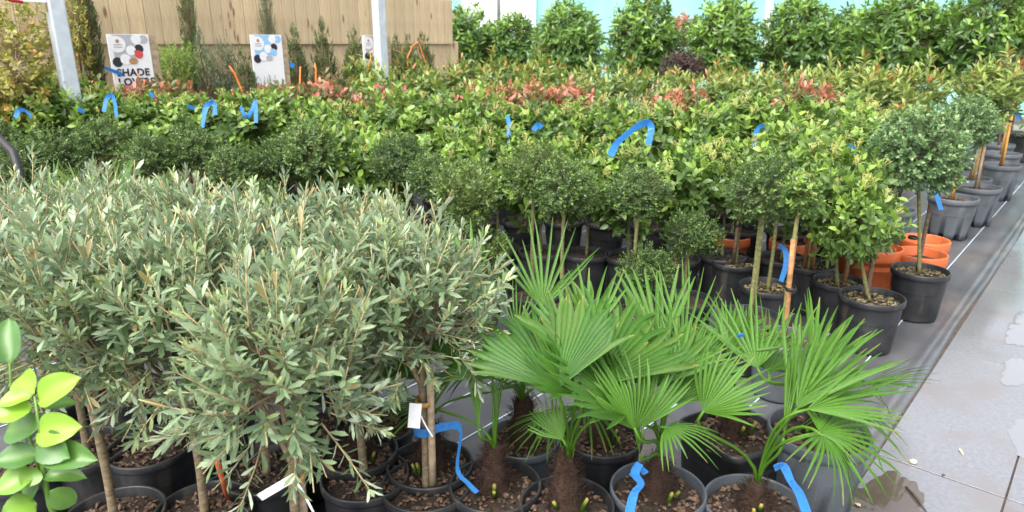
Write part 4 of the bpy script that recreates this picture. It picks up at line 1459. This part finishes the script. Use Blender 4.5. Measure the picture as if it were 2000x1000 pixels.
def fibre_trunk():
    def mk():
        rg = np.random.default_rng(5)
        path = [(0, 0, f) for f in np.linspace(0, 1, 9)]
        rad = [.052, .050, .046, .043, .040, .036, .032, .026, .016]
        V, F = tube(path, rad, 14)
        V[:, :2] *= (1 + rg.normal(0, .13, (len(V), 1)))
        parts = [(V, F)]
        N = 620                                   # coarse hair standing off the stem
        th, z = rg.uniform(0, 6.28, N), rg.uniform(0.02, .95, N)
        rr = np.interp(z, np.linspace(0, 1, 9), rad)
        p0 = np.stack([rr * np.cos(th), rr * np.sin(th), z], 1)
        p1 = p0 + np.stack([np.cos(th + rg.normal(0, .6, N)) * .022, np.sin(th + rg.normal(0, .6, N)) * .022, rg.uniform(-.05, .16, N)], 1)
        A = twigs(p0, p1, np.full((N, 1), .0011), np.full((N, 1), .0006))
        parts.append((A[0], A[1]))
        J = join(parts)
        return make_mesh('trunk', J[0], J[1], 'palm_fibre')
    return cached('fibre_trunk', mk)


def stub_mesh():
    def mk():
        V, F = tube([(0, 0, 0), (.004, 0, .03), (.010, 0, .055)], [.012, .009, .007], 7)
        C = np.zeros((len(V), 4)); C[:, 1] = .35
        C[14:, 3] = .8
        return make_mesh('petiole_stub', V, F, 'palm', C)
    return cached('stub', mk)


UPC = (0, -.55, .83)


def palm(px, py, D, style, label, th, fronds, extra=0, H=.26, chips=1, seed=0, pos=None, group='fan palms in pots', stubs=2):
    rg = random.Random(seed * 7 + 1)
    p = pos if pos is not None else gp(px, py, H)
    r = potted('fan_palm', label, 'palm', group, p, pot=style, D=D, H=H, crown_me=None, trunk=None, chips=chips)
    zs = H * .86
    link('trunk', fibre_trunk(), r, (0, 0, zs - .01), (rg.uniform(-.06, .06), rg.uniform(-.06, .06), rg.uniform(0, 6)), (1, 1, th))
    T0 = Vector((p.x, p.y, zs + th * .86))
    for k in range(stubs):
        a = rg.uniform(3.6, 6.0)
        link('petiole_stub', stub_mesh(), r, (.05 * math.cos(a), .05 * math.sin(a), zs + rg.uniform(.0, .05)), (0, .2, a), (.7, .7, rg.uniform(.5, .9)))
    for f in fronds:
        kind, hx, hy, hz, tx, ty, tz = f[:7]
        add_frond(r, T0, ray(hx, hy, hz), ray(tx, ty, tz), kind, f[7] if len(f) > 7 else UPC)
    for k in range(extra):
        a = rg.uniform(0, 6.28)
        e = rg.uniform(.15, .8)
        d = Vector((math.cos(a) * math.cos(e), math.sin(a) * math.cos(e), math.sin(e)))
        hub = T0 + d * rg.uniform(.14, .26)
        d2 = (d + Vector((0, 0, -.25))).normalized()
        add_frond(r, T0, hub, hub + d2 * rg.uniform(.17, .23), rg.choice(['fan', 'fan_b', 'half', 'droop']), (-d.x * .3, -d.y * .3, 1))
    PLANTS.append((r, Vector((p.x, p.y, .6))))
    return r


PALMS = {}
PALMS['A'] = palm(1020, 855, .26, 'slate', 'fan palm with tall narrow upright leaf fingers, in a slate pot', .20, [
    ('spiky', 1058, 600, 2.25, 1072, 418, 2.33, (0, -1, .25)),
    ('spiky', 1010, 650, 2.2, 985, 540, 2.3, (0, -.8, .6)),
    ('half', 905, 640, 2.2, 850, 470, 2.35, (.3, -.9, .4))], extra=2, seed=1)
PALMS['B'] = palm(1107, 985, .28, 'black', 'fan palm carrying the two broadest many-fingered fans', .22, [
    ('fan_wide', 1088, 760, 1.76, 1045, 570, 1.92, (-.1, -.75, .65)),
    ('fan_wide', 1160, 755, 1.82, 1195, 545, 2.02, (.1, -.75, .65)),
    ('fan', 1120, 770, 1.78, 1025, 665, 1.75, (.25, -.35, .95)),
    ('fan_b', 1100, 860, 1.88, 1055, 775, 1.92, (-.4, -.8, .3)),
    ('fan_b', 1235, 750, 1.95, 1320, 590, 2.1, (.1, -.6, .8)),
    ('half', 1150, 660, 1.98, 1165, 510, 2.1, (0, -.9, .4))], extra=0, seed=2)
PALMS['C'] = palm(1285, 955, .29, 'slate', 'fan palm with a blue ribbon in a slate pot, leaves spreading low', .16, [
    ('fan_b', 1240, 840, 1.80, 1190, 685, 1.78, (.1, -.6, .75)),
    ('fan', 1228, 810, 1.82, 1080, 675, 1.75, (.3, -.35, 1)),
    ('fan_b', 1255, 835, 1.83, 1280, 675, 1.86, (-.1, -.8, .6)),
    ('fan', 1305, 790, 1.92, 1385, 620, 2.0, (.2, -.6, .8)),
    ('fan', 1270, 760, 1.92, 1295, 590, 2.05, (0, -.7, .7)),
    ('half_b', 1330, 760, 1.98, 1455, 640, 2.05, (.1, -.5, .9)),
    ('droop', 1300, 835, 1.85, 1405, 850, 1.75, (0, -.1, 1)),
    ('closed', 1250, 890, 1.95, 1232, 760, 1.95, (.3, -1, .2))], extra=0, seed=3)
PALMS['D'] = palm(1475, 985, .30, 'slate', 'fan palm with a blue ribbon leaning out over the path', .12, [
    ('fan_b', 1372, 805, 1.85, 1475, 705, 1.80, (.1, -.5, .9)),
    ('closed', 1530, 860, 1.88, 1545, 690, 1.92, (.2, -1, .1)),
    ('half_b', 1555, 800, 1.88, 1700, 625, 1.98, (-.35, -.5, .8)),
    ('half_b', 1550, 790, 1.95, 1640, 565, 2.1, (-.5, -.8, .4)),
    ('half_b', 1580, 790, 1.92, 1785, 685, 2.0, (-.2, -.5, .9)),
    ('half_b', 1575, 800, 1.84, 1770, 770, 1.85, (-.3, -.5, .9)),
    ('half', 1545, 790, 1.90, 1590, 640, 1.98, (.3, -.8, .5)),
    ('droop', 1600, 845, 1.80, 1765, 815, 1.85, (0, -.3, 1)),
    ('droop', 1605, 850, 1.75, 1690, 935, 1.60, (.5, -.2, .9))], extra=0, seed=4, H=.25)
PALMS['E'] = palm(1600, 838, .33, 'grey', 'fan palm in the large grey pot with notched feet at the fabric edge', .16, [
    ('spiky', 1478, 720, 2.05, 1440, 555, 2.2, (0, -.9, .5)),
    ('spiky', 1500, 730, 2.1, 1520, 580, 2.25, (.2, -.8, .6)),
    ('half', 1580, 720, 2.2, 1625, 575, 2.35, (.2, -.8, .5)),
    ('fan', 1450, 690, 2.15, 1380, 600, 2.2, (-.1, -.4, .9))], extra=2, seed=5, H=.31)
PALMS['F'] = palm(967, 945, .285, 'black', 'fan palm with one folded wedge leaf, its pot under the long blue ribbon end', .18, [
    ('closed', 935, 845, 2.0, 922, 700, 2.05, (.3, -1, .1)),
    ('half', 930, 600, 2.15, 835, 430, 2.3, (.2, -.9, .4)),
    ('fan', 960, 740, 2.0, 900, 640, 2.05, (-.3, -.6, .7)),
    ('fan_b', 985, 720, 2.1, 1000, 620, 2.2, (0, -.7, .7))], extra=1, seed=6)
PALMS['G'] = palm(840, 905, .28, 'black', 'fan palm with dark leaves behind the stem of the tagged olive', .20, [
    ('fan', 880, 740, 2.15, 930, 640, 2.2, (.2, -.6, .7)),
    ('fan', 820, 740, 2.2, 770, 650, 2.3, (-.2, -.6, .7))], extra=2, seed=7)
PALMS['P'] = palm(1435, 838, .34, 'square', 'fan palm with wide pale upright leaf fingers in the square black pot', .14, [
    ('half', 1285, 690, 2.15, 1262, 505, 2.3, (0, -.95, .3)),
    ('spiky', 1330, 690, 2.12, 1375, 510, 2.3, (.1, -.9, .4)),
    ('fan_b', 1420, 690, 2.1, 1490, 600, 2.2, (.1, -.5, .85)),
    ('fan', 1350, 730, 2.05, 1340, 620, 2.15, (0, -.5, .85))], extra=1, seed=8, H=.28)
PALMS['S'] = palm(1175, 850, .28, 'black', 'fan palm in a black pot hidden between the broad-fanned palm and the square pot', .16, [
    ('fan', 1180, 740, 2.15, 1200, 640, 2.2), ('fan_b', 1240, 720, 2.2, 1290, 620, 2.3)], extra=2, seed=12, H=.27)
PALMS['R'] = palm(700, 880, .26, 'black', 'fan palm pot half hidden under the olive leaves, beside the tagged olive', .15, [
    ('fan', 700, 760, 2.25, 660, 690, 2.3), ('fan', 740, 740, 2.3, 760, 660, 2.4)], extra=1, seed=9, H=.27)
for i, (px, z, fr, lab) in enumerate((
        (195, 3.0, [('spiky', 180, 440, 2.95, 165, 292, 3.05, (0, -1, .3)), ('half', 225, 440, 3.0, 226, 300, 3.1, (0, -1, .3)), ('half', 110, 430, 2.9, 80, 318, 3.0, (0, -1, .3))], 'fan palm behind the olives with two tall upright leaf tips'),
        (430, 2.95, [('half', 410, 480, 2.9, 385, 368, 3.0, (0, -1, .3)), ('spiky', 440, 480, 2.95, 455, 365, 3.05, (0, -1, .3))], 'fan palm behind the olives, its tips below the pale box stem'),
        (640, 2.8, [('half', 630, 500, 2.75, 618, 388, 2.85, (0, -1, .3)), ('spiky', 690, 520, 2.7, 705, 420, 2.8, (0, -1, .3)), ('half', 560, 480, 2.8, 515, 370, 2.9, (0, -1, .3))], 'fan palm behind the olives nearest the double-ball topiary'))):
    palm(0, 0, .28, 'black', lab, .22, fr, extra=2, seed=20 + i, pos=at(px, z, .5))

# ------------------------------------------------------------------ young lemon plant, each leaf of its own
def lemon_leaf(var):
    def mk():
        rows_, V, C, F = 8, [], [], []
        for i in range(rows_ + 1):
            f = i / rows_
            w = .5 * (math.sin(math.pi * f ** .95) ** .62) if 0 < i < rows_ else .02
            for s_ in (-1, -.5, 0, .5, 1):
                z = .22 * abs(s_) * w * 1.4 - .20 * f * f + .022 * math.sin(f * 11 + s_ * 2) * abs(s_)
                V.append((s_ * w, f, z))
                C.append((.35 + .3 * f * (var == 0), (.0, .92, .5)[var] + (.16 if s_ == 0 and i < rows_ else 0) - .10 * abs(s_) * (var == 1), 0, 0))
        for i in range(rows_):
            for k in range(4):
                a = i * 5 + k
                F += tri([(a, a + 5, a + 6, a + 1)])
        return make_mesh('leaf', V, F, 'citrus', C)
    return cached(('lemon', var), mk)


lp = Vector((-.915, 1.255, 0))
lem = potted('lemon_plant', 'young lemon plant with big glossy leaves, the top ones bright yellow-green', 'lemon plant', None, lp, pot='black', D=.24, H=.24, crown_me=None, trunk=None, chips=1)
stem = [Vector((lp.x, lp.y, .2)), ray(97, 985, 1.40), ray(82, 905, 1.385), ray(78, 840, 1.38), ray(68, 775, 1.375)]
o = link('stem', make_mesh('stem', *(lambda t: (t[0] - np.array(lem.location), t[1], 'citrus', np.tile([.6, .35, 0, 0], (len(t[0]), 1))))(tube([s_[:] for s_ in stem], [.007, .006, .0045, .0035, .0025], 8))), lem)
br = [ray(97, 985, 1.40), ray(60, 860, 1.42), ray(22, 760, 1.42), ray(19, 708, 1.40)]
link('stem', make_mesh('stem', *(lambda t: (t[0] - np.array(lem.location), t[1], 'citrus', np.tile([.6, .35, 0, 0], (len(t[0]), 1))))(tube([s_[:] for s_ in br], [.004, .0035, .003, .002], 8))), lem)
for (bx, by, tx, ty, w, v, dz, nh) in (
        (75, 785, 140, 736, 42, 1, -.02, (-.2, -.8, .6)), (68, 768, 28, 730, 40, 1, .03, (.2, -.9, .5)), (64, 772, -8, 786, 26, 1, -.03, (.1, -.5, .9)), (64, 792, -18, 812, 38, 1, -.04, (.1, -.6, .8)),
        (72, 846, 143, 832, 44, 1, -.03, (-.1, -.8, .6)), (76, 835, 2, 838, 46, 0, .0, (.1, -.6, .8)), (80, 885, 174, 894, 40, 0, -.03, (-.1, -.7, .7)), (76, 888, -12, 897, 36, 0, -.04, (.1, -.6, .8)),
        (82, 858, 122, 892, 42, 0, -.04, (0, -.8, .5)), (84, 932, 163, 926, 24, 0, .0, (0, -.4, .9)), (74, 915, 44, 948, 28, 2, -.03, (.2, -.9, .3)), (70, 922, -12, 958, 36, 2, -.04, (.1, -.6, .8)),
        (78, 930, 28, 968, 46, 0, .02, (.1, -.8, .5)), (72, 985, 4, 1003, 40, 2, -.05, (0, -.7, .7)), (12, 705, 8, 618, 38, 0, .04, (.3, -.9, .2)), (85, 800, 150, 775, 34, 0, .06, (-.1, -.7, .7)), (95, 960, 150, 985, 30, 0, .03, (0, -.7, .7))):
    b0, t0 = ray(bx, by, 1.38), ray(tx, ty, 1.38 + dz)
    if bx == 12:
        b0 = ray(20, 712, 1.40)
    Y = (t0 - b0); L_ = Y.length; Y.normalize()
    N = Vector(nh); N = (N - Y * N.dot(Y)).normalized()
    rot = Matrix((Y.cross(N), Y, N)).transposed()
    wd = w * 1.38 / FPX * 1.5
    link('leaf', lemon_leaf(v), lem, b0 - lem.location, rot.to_euler(), (wd, L_, L_))
PLANTS.append((lem, Vector((lp.x, lp.y, .8))))

hp = [ray(-70, 225, 3.9), ray(-10, 262, 3.75), ray(26, 298, 3.65), ray(45, 360, 3.6)]
hp.append(Vector((hp[-1].x + .03, hp[-1].y - .02, .012)))
o = link('hose', make_mesh('hose', *tube([q[:] for q in hp], [.022, .022, .022, .020, .020], 10), 'rubber'), None)
tag(o, 'dark hose curving in over the box balls at the edge of the frame', 'hose')

# ------------------------------------------------------------------ blue tapes and white tags tied to the plants
def nearest(p):
    return min(PLANTS, key=lambda q: (q[1] - p).length)[0]


def smooth(pts, k=4):
    out = []
    n_ = len(pts)
    for i in range(n_ - 1):
        p0, p1, p2, p3 = pts[max(i - 1, 0)], pts[i], pts[i + 1], pts[min(i + 2, n_ - 1)]
        for j in range(k):
            f = j / k
            out.append(.5 * ((2 * p1) + (p2 - p0) * f + (2 * p0 - 5 * p1 + 4 * p2 - p3) * f * f + (3 * p1 - p0 - 3 * p2 + p3) * f ** 3))
    out.append(pts[-1])
    return out


def ribbon(pts, z, width=.024, root=None, wdir=None, name='ribbon', mat='ribbon', zs=None):
    P = smooth([ray(x, y, (zs[i] if zs else z)) for i, (x, y) in enumerate(pts)])
    root = root or nearest(P[0])
    ws = []
    for i in range(len(P)):
        d = (P[min(i + 1, len(P) - 1)] - P[max(i - 1, 0)]).normalized()
        if wdir:
            w = Vector(wdir)
        else:
            w = d.cross(Vector((.15, 1, .35)))
        w = w - d * w.dot(d)
        ws.append(w.normalized() * width * (.80 + .10 * math.sin(i * .55 + width * 900)))
    V, F = strip([p[:] for p in P], ws)
    V = V - np.array(root.location)
    o = link(name, make_mesh(name, V, F, mat, smooth=False), root)
    if name == 'ribbon':
        o['label'] = 'blue printed plastic tape'
    return o


ol = OL[0][0]
# band round the stem and stake of the tagged olive, then its long tail
pA = OL[0][1]
zb = .445
band = [Vector((pA.x + .030 * math.cos(a), pA.y + .030 * math.sin(a), zb)) for a in np.linspace(0, 6.28, 17)]
V, F = strip([q[:] for q in band], (0, 0, .028))
o = link('ribbon', make_mesh('ribbon', V - np.array(ol.location), F, 'ribbon', smooth=False), ol); o['label'] = 'blue printed plastic tape'
q = pA + Vector((.028, -.012, zb))
t_pts = smooth([q, q + Vector((.035, -.01, .018)), q + Vector((.085, -.01, .012)), ray(893, 915, 2.0), ray(915, 945, 1.98), ray(932, 962, 1.97)])
tw = [(0, 0, .028)] * 5 + [(.004, 0, .026)] * 4 + [(.010, -.004, .017)] * 4 + [(.012, -.005, .010)] * 4 + [(.012, -.005, .012)] * 8
V, F = strip([v[:] for v in t_pts], [tw[min(i, len(tw) - 1)] for i in range(len(t_pts))])
o = link('ribbon', make_mesh('ribbon', V - np.array(ol.location), F, 'ribbon', smooth=False), ol); o['label'] = 'blue printed plastic tape'
ribbon([(1250, 905), (1240, 925), (1252, 945), (1238, 965), (1228, 1010)], 1.86, .028, PALMS['C'])
ribbon([(1262, 925), (1248, 915), (1232, 930)], 1.87, .022, PALMS['C'])
ribbon([(1512, 915), (1530, 910), (1545, 940), (1562, 965), (1578, 1010)], 1.84, .028, PALMS['D'])
ribbon([(1440, 656), (1453, 654)], 2.08, .018, PALMS['E'])
ribbon([(1520, 480), (1533, 488), (1536, 515), (1525, 550)], 3.35, .032)
ribbon([(1192, 305), (1205, 280), (1240, 250), (1262, 240), (1272, 250), (1266, 282)], 4.0, .050)
ribbon([(990, 225), (995, 245), (993, 270), (994, 298)], 4.55, .034)
ribbon([(1042, 255), (1050, 243), (1058, 250)], 4.75, .045)
ribbon([(885, 240), (893, 250), (890, 262)], 4.85, .05)
for (pts, z, w) in (
        ([(203, 218), (207, 195), (218, 186), (224, 200), (228, 228)], 4.8, .038), ([(395, 250), (399, 222), (405, 205), (418, 200), (420, 225)], 4.8, .040), ([(470, 208), (480, 228), (492, 215), (499, 196), (500, 240)], 4.85, .034),
        ([(30, 230), (38, 215), (52, 218), (62, 230)], 4.7, .035), ([(152, 214), (165, 218)], 4.8, .035), ([(292, 180), (300, 190)], 5.1, .035), ([(365, 207), (380, 212)], 5.0, .035), ([(826, 262), (832, 278)], 4.6, .035),
        ([(1472, 285), (1475, 262), (1486, 246), (1500, 250)], 4.4, .034), ([(1612, 365), (1615, 340), (1620, 318)], 3.85, .030), ([(1655, 285), (1668, 292)], 3.9, .04), ([(1668, 318), (1672, 338)], 3.9, .035),
        ([(1728, 428), (1738, 430), (1735, 442), (1742, 458)], 3.75, .030), ([(1822, 355), (1828, 375), (1838, 410)], 4.3, .036), ([(1932, 205), (1945, 215), (1960, 234)], 6.9, .055), ([(1980, 212), (1992, 232)], 7.2, .055), ([(1885, 293), (1896, 291)], 6.2, .05),
        ([(566, 125), (575, 130)], 6.0, .06), ([(204, 132), (225, 140), (240, 146)], 5.5, .04)):
    ribbon(pts, z, w)


def card(px0, py0, px1, py1, z, w, root=None, lab='white plant tag'):
    a, b_ = ray(px0, py0, z), ray(px1, py1, z)
    root = root or nearest(a)
    d = (b_ - a).normalized()
    wv = d.cross(Vector((.1, 1, .3))).normalized() * w
    V, F = strip([a[:], b_[:]], [wv[:], wv[:]], .0015)
    o = link('tag', make_mesh('tag', V - np.array(root.location), F, 'white_card', smooth=False), root)
    o['label'] = lab
    return o


card(812, 788, 808, 836, 1.90, .034, ol)
ribbon([(822, 812), (832, 832), (845, 853)], 1.89, .005, ol, name='tag_string', mat='white_card')
o1 = OL[1][0]
card(507, 972, 578, 930, 1.52, .020, o1)
ribbon([(576, 938), (592, 962), (614, 1004)], 1.51, .007, o1, name='tag_string', mat='white_card')
card(42, 128, 64, 140, 5.0, .035)
card(74, 186, 86, 198, 4.9, .035)
# yellow ties on the two front olives
for (r, p), z in ((OL[0], .535), (OL[1], .50)):
    link('tie', tie_mesh('tan_tie'), r, (.004, -.006, z), (0, 0, .4), (1.1, 1.1, 1.0))
